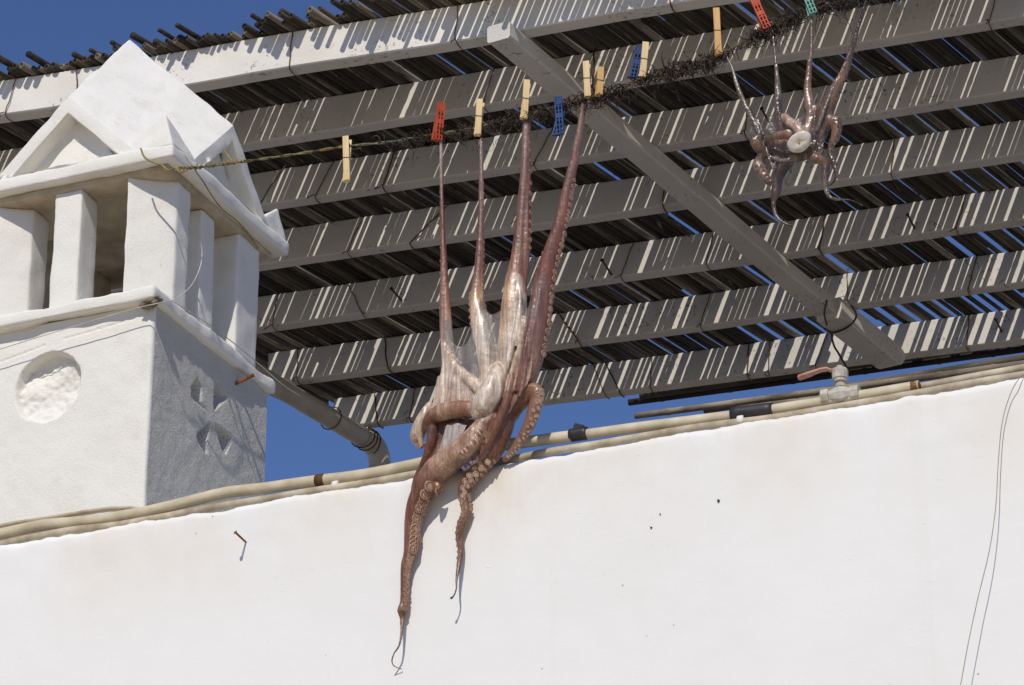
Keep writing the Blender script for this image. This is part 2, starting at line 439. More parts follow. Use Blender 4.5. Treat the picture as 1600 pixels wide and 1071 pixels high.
    for v in bm.verts:
        q = v.co.copy(); k = 1+.35*nz(q, 2.2, 3)+.22*nz(q, 6, 4)
        v.co = c+Vector((q.x*.017*k, q.y*.0125*k, q.z*.0075*k+q.x*.004))
    from_bm('broken_mortar', bm, m_simple('bare_mortar', (.12,.085,.055), (.34,.28,.21), .95, 90, .1), root, True)
    # rusty bolt in the right face
    a = on_x(368, 600, X1); c = Vector((.045, 0.008, .0))
    e = on_x(397, 586, X1+.03)
    tube('bolt', [a-(e-a).normalized()*.01, a, e], [.003, .003, .0034], M_RUST, root, 8)
    return root, X1, Y0
SCR = []
def _scr():
    Y0 = YC-.2
    for a, b in (((0, 566), (70, 540)), ((100, 530), (212, 497))):
        p, q = on_y(*a, Y0), on_y(*b, Y0); SCR.append((p.x, p.z, q.x, q.z))
_scr()
CH, CHX1, CHY0 = chimney()

# ================================================================== PERGOLA
ZB = on_y(195, 148, .60).z; PH, PT = .079, .034; ZT = ZB+PH
BL = [((480,101),(1030,10.5)), ((480,209.5),(1520,39)), ((480,309.5),(1520,154)), ((480,403),(1520,252)), ((480,501.5),(1520,354)), ((480,591),(1520,452)), ((480,675),(1520,540))]
LX = [-220, -120, -20, 90, 250, 418, 521]
PUR = []
for i, (a, b) in enumerate(BL):
    p, q = on_z(*a, ZB), on_z(*b, ZB); d = (q-p).normalized(); n = Vector((d.y, -d.x, 0))
    pl = None
    yb = a[1]+(b[1]-a[1])/(b[0]-a[0])*(LX[i]-a[0]); L = on_z(LX[i], yb, ZB)
    Rr = on_z(1850, a[1]+(b[1]-a[1])/(b[0]-a[0])*(1850-a[0]), ZB)
    PUR.append((p, d, n, (L-p).dot(d), (Rr-p).dot(d)))
def on_face(i, px, py, out=0.0):
    p, d, n = PUR[i][:3]; r = ray(px, py); t = (p+n*out-CAM).dot(n)/r.dot(n); return CAM+r*t
def face_z(i, px, z, out=0.0):
    """point on the front face of purlin i at photo column px and height z"""
    lo, hi = -600, 1400
    for _ in range(40):
        m = (lo+hi)/2
        if on_face(i, px, m, out).z > z: lo = m
        else: hi = m
    return on_face(i, px, lo, out)
def pergola():
    p0 = PUR[3][0]
    root = empty('pergola', (p0.x, p0.y, TZ))
    tag(root, 'white timber pergola roofed with weathered grey canes behind the wall', 'pergola')
    for i, (p, d, n, t0, t1) in enumerate(PUR):
        k = int((t1-t0)/.05); V, F = [], []
        th = PT*(1.1 if i == 0 else 1)
        for j in range(k+1):
            c = p+d*(t0+(t1-t0)*j/k); c.z = 0
            w1 = .0038*nz(c, 2.6, i)+.0012*nz(c, 9, i); w2 = .0034*nz(c, 2.2, i+20)+.001*nz(c, 9, i+20)
            ch = .0025
            for (o, z) in ((0, ZB+ch), (0, ZT-ch), (-ch, ZT), (-th+ch, ZT), (-th, ZT-ch), (-th, ZB+ch), (-th+ch, ZB), (-ch, ZB)):
                V.append(c+n*(o+w1)+Vector((0, 0, z+w2+.0008*nz(c, 60, i+5+z))))
        for j in range(k):
            for q in range(8): F.append((j*8+q, j*8+(q+1) % 8, (j+1)*8+(q+1) % 8, (j+1)*8+q))
        F.append(tuple(range(8))); F.append(tuple(k*8+q for q in reversed(range(8))))
        me = D.meshes.new('beam'); me.from_pydata([tuple(v) for v in V], [], F)
        bm = bmesh.new(); bm.from_mesh(me); bmesh.ops.recalc_face_normals(bm, faces=bm.faces); D.meshes.remove(me)
        from_bm('front_beam' if i == 0 else 'batten', bm, M_TIMW if i == 0 else M_TIM, root)
    # ---- rafters under the battens
    def rafter(a, b, zu, hgt, wid, sd, round_end=False):
        p, q = on_z(*a, zu), on_z(*b, zu); d = (q-p).normalized(); s = Vector((d.y, -d.x, 0)); L = (q-p).length
        V, F = [], []; k = 24
        for j in range(k+1):
            t = j/k; c = p+d*L*t; c.z = 0; wv = wid*.5*(1+.05*nz(c, 4, sd)); zl = zu
            if round_end and t > .82: zl = zu+(hgt*.75)*((t-.82)/.18)**2; wv *= 1-.35*((t-.82)/.18)**2
            ch = .004
            sec = ((-wv+ch, zl), (wv-ch, zl), (wv, zl+ch), (wv, zu+hgt-ch), (wv-ch, zu+hgt), (-wv+ch, zu+hgt), (-wv, zu+hgt-ch), (-wv, zl+ch))
            for (o, z) in sec: V.append(c+s*o+Vector((0, 0, z+.002*nz(c, 8, sd+2))))
        for j in range(k):
            for qq in range(8): F.append((j*8+qq, j*8+(qq+1) % 8, (j+1)*8+(qq+1) % 8, (j+1)*8+qq))
        F.append(tuple(range(8))); F.append(tuple(k*8+qq for qq in reversed(range(8))))
        bm = bmesh.new(); vs = [bm.verts.new(v) for v in V]
        for f in F: bm.faces.new([vs[x] for x in f])
        return from_bm('rafter', bm, M_TIM, root)
    rafter((779, 63), (1300, 501), ZB-.0375, .036, .050, 31)
    rafter((1296, 500), (1404, 586), ZB-.052, .050, .062, 32, True)
    # ---- canes
    c0 = on_z(1225, 309.4, ZT); c1 = on_z(1262.5, 336.4, ZT); cdir = (c1-c0).normalized(); ang0 = math.atan2(cdir.y, cdir.x)
    P0, d0, n0 = PUR[0][:3]; P6, d6, n6 = PUR[6][:3]
    def cane_mesh(L, r, sd):
        rnd = random.Random(sd); pts = []; rad = []; x = 0
        nod = [rnd.uniform(.05, .16)]
        while nod[-1] < L: nod.append(nod[-1]+rnd.uniform(.11, .19))
        xs = sorted(set([0, L] + [min(L, a+o) for a in nod for o in (-.006, 0, .006) if a < L-.02] + [L*k/7 for k in range(1, 7)]))
        ph = rnd.uniform(0, 6); am = rnd.uniform(.0004, .0022); tp = rnd.uniform(-.15, .15)
        for a in xs:
            k = min(abs(a-b) for b in nod)
            pts.append(Vector((a, am*math.sin(a*3.1+ph), .6*am*math.sin(a*2.3+ph*2)))); rad.append(r*(1+tp*(a/L-.5))*(1.16 if k < .002 else 1))
        V, F = [], []; sweep(V, F, pts, rad, 8, cap=False)
        # hollow end: an inner wall a few centimetres deep
        for e, dirn in ((0, 1), (len(pts)-1, -1)):
            b = len(V); base = e*8; inner = []
            for kk in range(8): V.append(pts[e]+(V[base+kk]-pts[e])*.6)
            for kk in range(8): V.append(pts[e]+(V[base+kk]-pts[e])*.55+Vector((.03*dirn, 0, 0)))
            for kk in range(8):
                k2 = (kk+1) % 8
                F.append((base+kk, b+kk, b+k2, base+k2)); F.append((b+kk, b+8+kk, b+8+k2, b+k2))
            F.append(tuple(b+8+kk for kk in range(8)))
        bm = bmesh.new(); vs = [bm.verts.new(v) for v in V]
        for f in F: bm.faces.new([vs[x] for x in f])
        bmesh.ops.recalc_face_normals(bm, faces=bm.faces)
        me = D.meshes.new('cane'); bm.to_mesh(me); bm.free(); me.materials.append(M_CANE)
        me.polygons.foreach_set('use_smooth', [len(p.vertices) == 4 for p in me.polygons]); return me
    LEN = 1.0
    meshes = []
    for sd in range(22):
        r = random.uniform(.0046, .0074); meshes.append((r, cane_mesh(LEN, r, sd)))
    rootloc = ROOT[root.name]
    def cross(P, d, q, c):
        """distance along c from q to the vertical plane through P along d"""
        nn = Vector((d.y, -d.x, 0)); return (P-q).dot(nn)/c.dot(nn)
    # u range along the front beam
    pl = on_z(521, 675-(521-480)*.13, ZT); ul = (pl + cdir*cross(P0, d0, pl, cdir) - P0).dot(d0)
    pr = on_z(1690, 12, ZT); ur = (pr + cdir*cross(P0, d0, pr, cdir) - P0).dot(d0)
    u = ul; cnt = 0; umid = ul+(ur-ul)*.55
    def add(u, r, me, ang, front, back, z):
        c = Vector((math.cos(ang), math.sin(ang), 0)); q = P0+d0*u
        Lc = cross(P6, d6, q, c)+back
        o = D.objects.new('cane', me); COL.objects.link(o); o.parent = root
        st = q - c*front; o.location = Vector((st.x, st.y, z))-rootloc
        o.rotation_euler = (0, 0, ang); o.scale = ((Lc+front)/LEN, 1, 1); return o
    while u < ur:
        r, me = random.choice(meshes); f = max(0, min(1, (u-ul)/(ur-ul)))
        x = random.random()
        gap = random.uniform(-.0010, .0002) if x < .26 else random.uniform(.0008, .0030) if x < .98 else random.uniform(.004, .007)
        if f > .42 and x > .945: gap = random.uniform(.004, .009)
        if f > .6: gap += random.uniform(0, .0011)
        pxu = f
        front = (max(.004, .020+.026*nz((u*9, 0, 0), 1, 2)+random.uniform(-.012, .020+.012*(random.random() < .2))) if f < .52 else random.uniform(.05, .10) if f < .6 else random.uniform(.08, .2))
        if f > .44 and f < .52: front += random.uniform(0, .05)
        back = random.uniform(.01, .06)
        if f > .45 and random.random() < .22: back -= random.choice((.26, .27, .28, .28, .52))
        ang = ang0+R(.9)*nz((u*2.2, 3, 0), 1, 4)+random.gauss(0, R(.10))
        add(u+r, r, me, ang, front, back, ZT+r+random.uniform(-.001, .002)); cnt += 1
        u += (2*r+gap)/abs(math.sin(ang0-math.atan2(d0.y, d0.x)))
    # a sparse second layer lying on top, joined: little of it shows from below
    V, F = [], []; rnd = random.Random(31)
    for k in range(74):
        r = rnd.uniform(.0045, .0075); uu = rnd.uniform(ul, ur); f = (uu-ul)/(ur-ul)
        if f > .55 and rnd.random() < .45: continue
        ag = ang0+rnd.gauss(0, R(1.3)); c = Vector((math.cos(ag), math.sin(ag), 0)); q = P0+d0*uu; z = ZT+.0135+r
        t0, t1 = -rnd.uniform(-.02, .07), cross(P6, d6, q, c)+rnd.uniform(-.5, .03)
        pts, rad, t = [], [], t0
        while t < t1:
            pp = q+c*t; pp.z = z+.0015*nz(pp, 4, k); pts.append(pp); rad.append(r*(1+.07*nz(pp, 12, k))); t += .07
        sweep(V, F, pts, rad, 7)
    uc = pyd('upper_canes', V, F, M_CANE, root, True); uc['kind'] = 'stuff'
    # shreds of leaf sheath still clinging to the canes
    V, F = [], []
    for k in range(420):
        uu = random.uniform(ul, ur); q0 = P0+d0*uu; t = random.uniform(-.02, 1.55); L = random.uniform(.025, .11); wd = random.uniform(.002, .0055)
        a_ = ang0+random.gauss(0, R(5)); c = Vector((math.cos(a_), math.sin(a_), 0)); sd = Vector((-c.y, c.x, 0)); p = q0+cdir*t; zz = ZT+random.uniform(-.002, .003)
        b = len(V); dr = random.uniform(-.012, .004)
        for m in range(5):
            f = m/4; pp = p+c*(L*f); pp.z = zz+dr*f*f; ww = wd*(1-.6*f)
            for (sx, dz) in ((-1, .0012), (0, -.0006), (1, .0012), (0, .0006)): V.append(pp+sd*(sx*ww)+Vector((0, 0, dz+(.001*math.sin(k+m) if sx else 0))))
        for m in range(4):
            for e in range(4): F.append((b+m*4+e, b+m*4+(e+1) % 4, b+(m+1)*4+(e+1) % 4, b+(m+1)*4+e))
    hs = pyd('cane_husks', V, F, m_simple('dry_husk', (.05,.042,.032), (.24,.21,.17), .85, 40, .2), root, True); hs['kind'] = 'stuff'
    # canes laid lengthwise beyond the last batten
    a6 = math.atan2(d6.y, d6.x)
    for (xl, yl, xr, yr, zz) in ((982, 629, 1600, 545, .0), (992, 650, 1600, 569, -.008), (1150, 640, 1600, 584, -.012), (1000, 618, 1600, 532, .006), (1100, 640, 1600, 560, .02)):
        p, q = on_z(xl, yl, ZB+.02+zz), on_z(xr, yr, ZB+.02+zz); r, me = random.choice(meshes); o = D.objects.new('cane', me); COL.objects.link(o); o.parent = root
        dd = q-p; o.location = p-rootloc; o.rotation_euler = (0, 0, math.atan2(dd.y, dd.x)); o.scale = (dd.length*1.15/LEN, 1.9, 1.9); cnt += 1
    assert cnt <= 300, cnt
    # ---- tie wires round the battens
    ties = [(0,28,8),(0,118,123),(0,457,452),(0,716,712),(0,1041,1048),(1,772,755),(1,930,926),(1,1120,1112),(1,1562,1545),(2,446,404),(2,526,492),(2,618,598),(2,868,834),(2,1255,1262),(2,1172,1163),
            (3,568,543),(3,705,640),(3,1041,1036),(3,1399,1392),(4,434,426),(4,542,566),(4,992,970),(4,1115,1104),(4,1290,1280),(4,1510,1494),(5,466,464),(5,600,606),(5,870,905),(5,1112,1094),(5,1324,1324),(5,1528,1512),
            (6,585,590),(6,650,640),(6,925,945),(6,945,968),(6,1019,1016),(6,1170,1168),(6,1204,1200),(6,1294,1274),(6,1514,1510)]
    for (i, xa, xb) in ties:
        n = PUR[i][2]; a = face_z(i, xa, ZT+.004, .002); b = face_z(i, xb, ZB-.002, .002)
        pts = [a-n*.02+Vector((0,0,.014)), a+Vector((0,0,.008)), a]
        for k in range(1, 6):
            t = k/6; pp = a.lerp(b, t); pts.append(pp+n*(.001+.002*abs(nz(pp, 60, i)))+PUR[i][1]*(.004*nz(pp, 40, i+3)))
        pts += [b, b-n*.012-Vector((0,0,.003)), b-n*(PT+.003), b-n*(PT+.003)+Vector((0,0,PH*.8))]
        tube('tie_wire', pts, .0011 if (xa % 3) else .0016, M_WIRE, root, 5)
        if xa % 2 == 0:                              # twisted tail
            pts = [b+Vector((0,0,.004))+n*.003] ; 
            for k in range(4): pts.append(pts[-1]+n*random.uniform(.001,.005)+PUR[i][1]*random.uniform(-.006,.006)-Vector((0,0,random.uniform(.001,.006))))
            tube('tie_wire', pts, .0011, M_WIRE, root, 5)
    # ---- long nails standing out of the battens
    for (i, x, y) in ((4,955,429),(4,628,470),(4,1429,357),(6,1565,519),(2,1203,195)):
        a = on_face(i, x, y); n = PUR[i][2]; e = a+n*.066+Vector((0,0,random.uniform(-.004,.004)))
        tube('nail', [a-n*.01, e, e+n*.002], [.0024, .0024, .0044], M_IRON, root, 8)
    # wire hanging from the rafter joint
    j = on_z(1308, 508, ZB-.03); pts = [j+Vector((0,0,.02)), j+Vector((.01,-.02,-.01))]
    for (x, y) in ((1300,522),(1303,540),(1310,552),(1318,566),(1326,580)):
        q = on_z(x, y, ZB-.03-.0012*(y-508)); pts.append(q)
    tube('tie_wire', [Vector(c) for c in crom([tuple(p) for p in pts], 4)], .0024, M_IRON, root, 6)
    for (l) in ([(1330,478),(1338,492),(1332,505),(1318,515),(1300,520),(1288,514)], [(1292,470),(1288,490),(1292,508)]):
        tube('tie_wire', [on_z(x, y, ZB-.056) for x, y in [tuple(c) for c in crom(l, 4)]], .0024, M_IRON, root, 6)
    return root
pergola()

# ---- grey plastic drain pipe slung under the left end of the pergola
M_PVC = m_simple('grey_pvc', (.42,.395,.34), (.56,.535,.475), .55, 12, .4)
def drain():
    zc = ZB-.035
    a = on_z(300, 525, zc); b = on_z(578, 690, zc); r = .0245
    d = (b-a).normalized(); root = empty('drain_pipe', b-Vector((0,0,.5)))
    tag(root, 'grey plastic drain pipe bending down behind the wall beside the chimney', 'pipe')
    tube('pipe', [a, a+d*.1, b-d*.1, b], [r]*4, M_PVC, root, 24)
    # elbow: socket collar, quarter bend, collar
    pts = []; rad = []; rb = .045; cen = b+Vector((0,0,-rb))
    pts.append(b-d*.035); rad.append(r*1.1); 
    for k in range(13):
        t = k/12*math.pi/2*.98; pts.append(cen+Vector((0,0,rb*math.cos(t)))+d*(rb*math.sin(t))); rad.append(r*1.1)
    e = pts[-1]; pts.append(e-Vector((0,0,.02))); rad.append(r*1.1)
    el = tube('elbow', pts, rad, M_PVC, root, 24)
    tube('collar', [e-Vector((0,0,.0195)), e-Vector((0,0,.024)), e-Vector((0,0,.06)), e-Vector((0,0,.0605))], [r*1.1, r*1.18, r*1.18, r], M_PVC, root, 24)
    tube('downpipe', [e-Vector((0,0,.05)), e-Vector((0,0,ZW-TZ-.0))], [r*1.02]*2, M_PVC, root, 24)
    # wire binding
    for (t, tl) in ((-.012, .2), (.008, -.3), (-.03, .5), (-.17, .1)):
        c = b+d*t; s = Vector((d.y, -d.x, 0)); pts = []
        for k in range(15):
            a2 = 2*math.pi*k/14; pts.append(c+s*((r*1.1+.002)*math.cos(a2))+Vector((0,0,(r*1.1+.002)*math.sin(a2)))+d*(tl*.02*math.sin(a2+1)))
        tube('binding_wire', pts, .0016, M_WIRE, root, 5)
drain()

# ================================================================== WATER PIPES ALONG THE COPING
M_PIPE = m_simple('beige_water_pipe', (.46,.39,.26), (.66,.59,.44), .5, 18, .4)
M_PIPE2 = m_simple('stained_water_pipe', (.32,.26,.17), (.60,.53,.40), .6, 26, .35)
M_TAPE = m_simple('black_tape', (.012,.012,.013), (.035,.035,.038), .5, 40, .5)
M_BRASS = m_simple('limed_brass_valve', (.34,.31,.25), (.60,.56,.48), .7, 60, .3)
M_REDH = m_simple('faded_red_lever', (.42,.20,.14), (.58,.33,.25), .6, 40, .4)
def pipes():
    y = .030
    def P(l, dy=0.0): return [on_y(a, b, y+dy) for a, b in [tuple(c) for c in crom(l, 5)]]
    # upper pipe with coupling, tape and lever valve
    up = [(-700,975),(-120,862),(0,835),(65,821),(110,817),(157,812),(226,800),(289,785.5),(354,770),(420,762),(480,753.5),(570,742),(644,727),(700,714),(760,700),(800,694),(860,686),(900,681),(937,676),(1016,665.5),(1140,650),(1210,640),(1300,626),(1436,603)]
    root = empty('water_pipe', on_y(800, 692, y))
    tag(root, 'thicker upper beige water pipe with black coupling and lever valve on the wall top', 'pipe')
    pts = P(up, .004); L = len(pts)
    tube('pipe', pts, [(.0094 if p.x < on_y(880, 0, 0).x else .0082)*(1+.05*nz(p, 14, 2)) for p in pts], M_PIPE, root, 16)
    def seg(i0, i1, n=6): return [on_y(i0[0]+(i1[0]-i0[0])*k/n, i0[1]+(i1[1]-i0[1])*k/n, y+.004) for k in range(n+1)]
    tube('coupling', seg((1143,648),(1208,640)), [.0106,.0110,.0110,.0104,.0110,.0110,.0106], M_TAPE, root, 16)
    tube('tape_wrap', seg((891,681),(918,677)), [.0104,.0108,.0106,.0110,.0106,.0108,.0102], M_TAPE, root, 12)
    c = on_y(903, 672, y+.002); bm = boxbm(c.x-.008, c.x+.008, c.y-.003, c.y+.003, c.z-.004, c.z+.009)
    bmesh.ops.rotate(bm, cent=c, matrix=Matrix.Rotation(R(22), 3, 'Y'), verts=bm.verts); from_bm('tape_end', bm, M_TAPE, root)
    tube('rusty_clamp', seg((494,752),(508,750)), [.0096,.0108,.0104,.0112,.0104,.0110,.0096], M_WIRE, root, 12)
    tube('end_cap', seg((1424,605),(1438,603)), [.0083,.0086,.0086,.0084,.0085,.0078,.004], M_WIRE, root, 12)
    # ---- ball valve
    ax = (seg((1288,628),(1340,620))[-1]-seg((1288,628),(1340,620))[0]).normalized()
    c = on_y(1314, 617, y+.002)
    vb = tube('valve_body', [c-ax*.030, c-ax*.0295, c-ax*.018, c-ax*.0175, c-ax*.008, c, c+ax*.008, c+ax*.016, c+ax*.0165, c+ax*.029, c+ax*.0295],
              [.009,.0125,.0125,.009,.0125,.0145,.0125,.009,.0120,.0120,.009], M_BRASS, root, 8, False)
    up_ = Vector((0, 0, 1)); t = c+up_*.012
    tube('valve_stem', [t, t+up_*.008, t+up_*.009, t+up_*.013, t+up_*.014, t+up_*.026, t+up_*.030, t+up_*.031, t+up_*.035], [.0085,.0072,.0105,.0105,.0122,.0126,.0108,.0055,.0045], M_BRASS, vb, 12, False)
    # lever: cranked flat bar
    s0 = t+up_*.0265+Vector((0,-.002,0)); V, F = [], []
    cl = [(0,0),(-.012,.001),(-.019,.006),(-.030,.006),(-.045,.003),(-.062,.000)]; wd = [.007,.007,.0055,.0052,.006,.0065]
    for (dx, dz), w_ in zip(cl, wd):
        for (oy, oz) in ((-w_, -.0016), (w_, -.0016), (w_, .0022), (-w_, .0022)): V.append(s0+Vector((dx, oy, dz+oz)))
    for j in range(5):
        for q in range(4): F.append((j*4+q, j*4+(q+1) % 4, (j+1)*4+(q+1) % 4, (j+1)*4+q))
    F += [(3,2,1,0), (20,21,22,23)]
    bm = bmesh.new(); vs = [bm.verts.new(v) for v in V]
    for f in F: bm.faces.new([vs[k] for k in f])
    bmesh.ops.bevel(bm, geom=list(bm.edges), offset=.0008, segments=1, affect='EDGES')
    from_bm('lever', bm, M_REDH, vb, True)
    g = s0+Vector((-.042,0,.003)); tube('lever_grip', [g, g+Vector((-.002,0,0)), g+Vector((-.022,0,-.003)), g+Vector((-.024,0,-.0032))], [.003,.0044,.0048,.003], M_REDH, vb, 10)
    # lower pipe tight on the arris
    lo = [(-700,984),(-120,874),(0,848),(40,839),(110,826),(180,818),(250,806),(341,789),(420,776),(480,766),(525,759),(585,750),(644,739),(700,731),(760,722),(811,713),(860,703),(937,691),(1006,679),(1069,668.5),(1121,661),(1197,652),(1300,635),(1400,618),(1520,596),(1600,583),(1700,565),(2400,445)]
    r2 = empty('water_pipe', on_y(860, 715, y)); tag(r2, 'thinner lower beige water pipe lying tight along the wall edge', 'pipe')
    pts = P([(a, b+3.2) for a, b in lo], .0); tube('pipe', pts, [.0064*(1+.06*nz(p, 14, 5)) for p in pts], M_PIPE2, r2, 14)
    for (x, yy) in ((525, 759), (1158, 657)):
        c = on_y(x, yy, y); dd = (on_y(x+10, yy-1.6, y)-c).normalized()
        tube('plaster_clip', [c-dd*.005, c-dd*.0045, c+dd*.0045, c+dd*.005], [.0066,.0078,.0078,.0066], M_PL, r2, 12)
    # third thin pipe behind at the right
    r3 = empty('water_pipe', on_y(1500, 597, .046)); tag(r3, 'slim beige pipe behind the others at the right end of the wall', 'pipe')
    tube('pipe', [on_y(a, b, .046) for a, b in [tuple(c) for c in crom([(1330,624),(1430,607),(1520,590),(1600,576),(1700,558),(2400,440)], 5)]], .0068, M_PIPE2, r3, 14)
    # thin cable riding on the pipes at the left
    r4 = tube('cable', [on_y(a, b, .034) for a, b in [tuple(c) for c in crom([(-700,968),(-90,846),(0,822),(60,812),(110,804),(160,796),(205,794),(240,800)], 6)]], .0035, M_PIPE2, None, 8)
    tag(r4, 'thin beige cable lying on the pipes below the chimney', 'cable')
pipes()

# ================================================================== CLOTHES LINE
M_ROPE = None
def m_rope():
    s = NT('old_cord'); sep = s.n('ShaderNodeSeparateXYZ'); s.l(s.co, sep.inputs[0])
    c = s.ramp(s.noise(7, 3), [(.38, (.09,.17,.13)), (.5, (.19,.19,.09)), (.62, (.26,.19,.07))])
    c = s.mix(s.ramp(s.noise(60, 4), [(.5, B1), (.62, W1)]), c, (.07,.05,.03)); s.col(c); s.rough(.85, .2)
    wv = s.noise(300, 2); s.bump(wv, .001, .8); return s.m
M_ROPE = m_rope()
RL = [(262,262),(300,262),(333,259),(400,250),(470,240),(540,229),(610,222),(690,209),(750,199),(820,180),(870,168),(915,155),(960,143),(1000,126),(1060,108),(1120,90),(1160,66),(1200,46),(1240,27),(1270,14),(1330,-4),(1420,-30),(1560,-75),(1700,-118),(2200,-270)]
YR = -.022
def ropey(px): return YR+.042*max(0, min(1, (420-px)/160))       # swings back to the chimney corner at the left
def rope_pts(n=8): return [on_y(c[0], c[1], ropey(c[0])) for c in crom(RL, n)]
def rope_at(px):
    for c in crom(RL, 12):
        if c[0] >= px: return on_y(c[0], c[1], ropey(c[0]))
def rope():
    root = empty('clothes_line', on_y(820, 180, YR)); tag(root, 'sagging cord strung from the chimney, hung with octopus and clothespins', 'cord')
    c = rope_pts(); fr = frames(c); V, F = [], []
    for s in (0, math.pi):
        pts = [p+(u*math.cos(i*.9+s)+v*math.sin(i*.9+s))*.0011 for i, (p, (t, u, v)) in enumerate(zip(c, fr))]
        sweep(V, F, pts, [.0014]*len(pts), 6)
    pyd('cord', V, F, M_ROPE, root, True)
    # twisted knot and loose ends at the chimney
    MK = m_simple('yellow_twine', (.20,.13,.05), (.38,.31,.13), .8, 60, .2)
    V, F = [], []; pts = []
    for k in range(90):
        t = k/89; px = 278+t*104; b = on_y(px, 265-14*t, ropey(px)); a = k*1.05
        pts.append(b+Vector((0, math.cos(a), math.sin(a)))*(.0042-.0018*t)*(1+.35*math.sin(k*.31)))
    sweep(V, F, pts, [.0014]*len(pts), 5); pyd('knot', V, F, MK, root, True)
    for l in ([(220,232),(226,246),(240,254),(252,258),(263,266),(274,262),(282,270),(292,266)], [(349,234),(358,246),(366,257)], [(289,243),(298,257),(306,268),(318,285),(331,306),(347,327),(366,342),(386,362),(403,388)]):
        V, F = [], []; pts = [on_y(x, yy, -.002 if x < 300 else (.012 if x > 345 and yy < 260 else -.002+.31*max(0, (x-300)/103))) for x, yy in [tuple(q) for q in crom(l, 5)]]
        sweep(V, F, pts, [.0012 if l[0][0] == 289 else .0018]*len(pts), 6); pyd('twine_end', V, F, MK, root, True)
rope()

# dried strands clinging to the cord
def strands():
    V, F = [], []; rnd = random.Random(5)
    def strand(p, n, st, r, grav, along=0.0):
        rd = (rope_at(min(1300, 700))-rope_at(690)).normalized()*rnd.choice((-1, 1))
        pts = [p]; d = (rd*along+Vector((rnd.uniform(-1,1), rnd.uniform(-1,1), rnd.uniform(-1,.6)))).normalized(); cu = Vector((rnd.gauss(0,1), rnd.gauss(0,1), rnd.gauss(0,1)))*.35
        for k in range(n):
            d = (d+cu.cross(d)+Vector((rnd.gauss(0,.35), rnd.gauss(0,.35), rnd.gauss(0,.35)-grav))).normalized(); pts.append(pts[-1]+d*st)
        sweep(V, F, pts, [r*(1-.6*i/n) for i in range(n+1)], 4, True)
    def dens(px):
        f = .06 if px < 600 else .35 if px < 700 else .6 if px < 800 else .95
        return f*max(.15, .75+1.5*nz((px*.021, 0, 0), 1, 11)+.8*nz((px*.06, 0, 0), 1, 12))
    for k in range(2300):
        px = rnd.uniform(520, 1356)
        if rnd.random() > dens(px): continue
        sp = .0022+.0036*(px > 790)*max(.2, .6+1.4*nz((px*.021, 0, 0), 1, 11))
        p = rope_at(px)+Vector((0, rnd.gauss(0,.0035), rnd.gauss(-.001,sp)))
        strand(p, rnd.randint(4, 8), rnd.uniform(.0024,.0046), rnd.uniform(.0006,.0018), .12, 1.3)
    for k in range(300):
        px = rnd.uniform(600, 1356)
        if rnd.random() > dens(px)+.15: continue
        strand(rope_at(px), rnd.randint(8, 16), rnd.uniform(.0028,.0048), rnd.uniform(.0004,.0009), .42, .3)
    m = m_simple('dried_strands', (.012,.008,.006), (.085,.055,.035), .6, 40, .4)
    o = pyd('dried_seaweed', V, F, m, None, True); tag(o, 'dark dried strands tangled along the sagging cord', 'seaweed', kind='stuff')
strands()

# ================================================================== CLOTHESPINS
def m_wood(name, a, b):
    s = NT(name); s.col(s.ramp(s.noise(160, 4, .6, (1, 1, .08)), [(.3, a), (.7, b)])); s.rough(.6, .35); s.bump(s.noise(200, 3, .5, (1, 1, .1)), .0003, .6); return s.m
M_WOODA = m_wood('pale_pine', (.60,.42,.20), (.78,.60,.34)); M_WOODB = m_wood('orange_pine', (.52,.29,.09), (.66,.42,.16))
M_STEEL = m_simple('dull_steel', (.10,.08,.06), (.26,.20,.14), .5, 80, .5, metal=.6)
def pin_frame(root, a, b, y, yaw):
    """local frame of a pin: origin mid, zl along pin (b bottom -> a top), xl across, yl towards the camera"""
    A, Bm = on_y(*a, y), on_y(*b, y); z = (A-Bm); L = z.length; z.normalize()
    vd = -FWD; yl = (vd-z*vd.dot(z)).normalized(); x = yl.cross(z).normalized()*-1
    M = Matrix((x, yl, z)).transposed(); M = M @ Matrix.Rotation(yaw, 3, 'Z'); return (A+Bm)/2, M, L
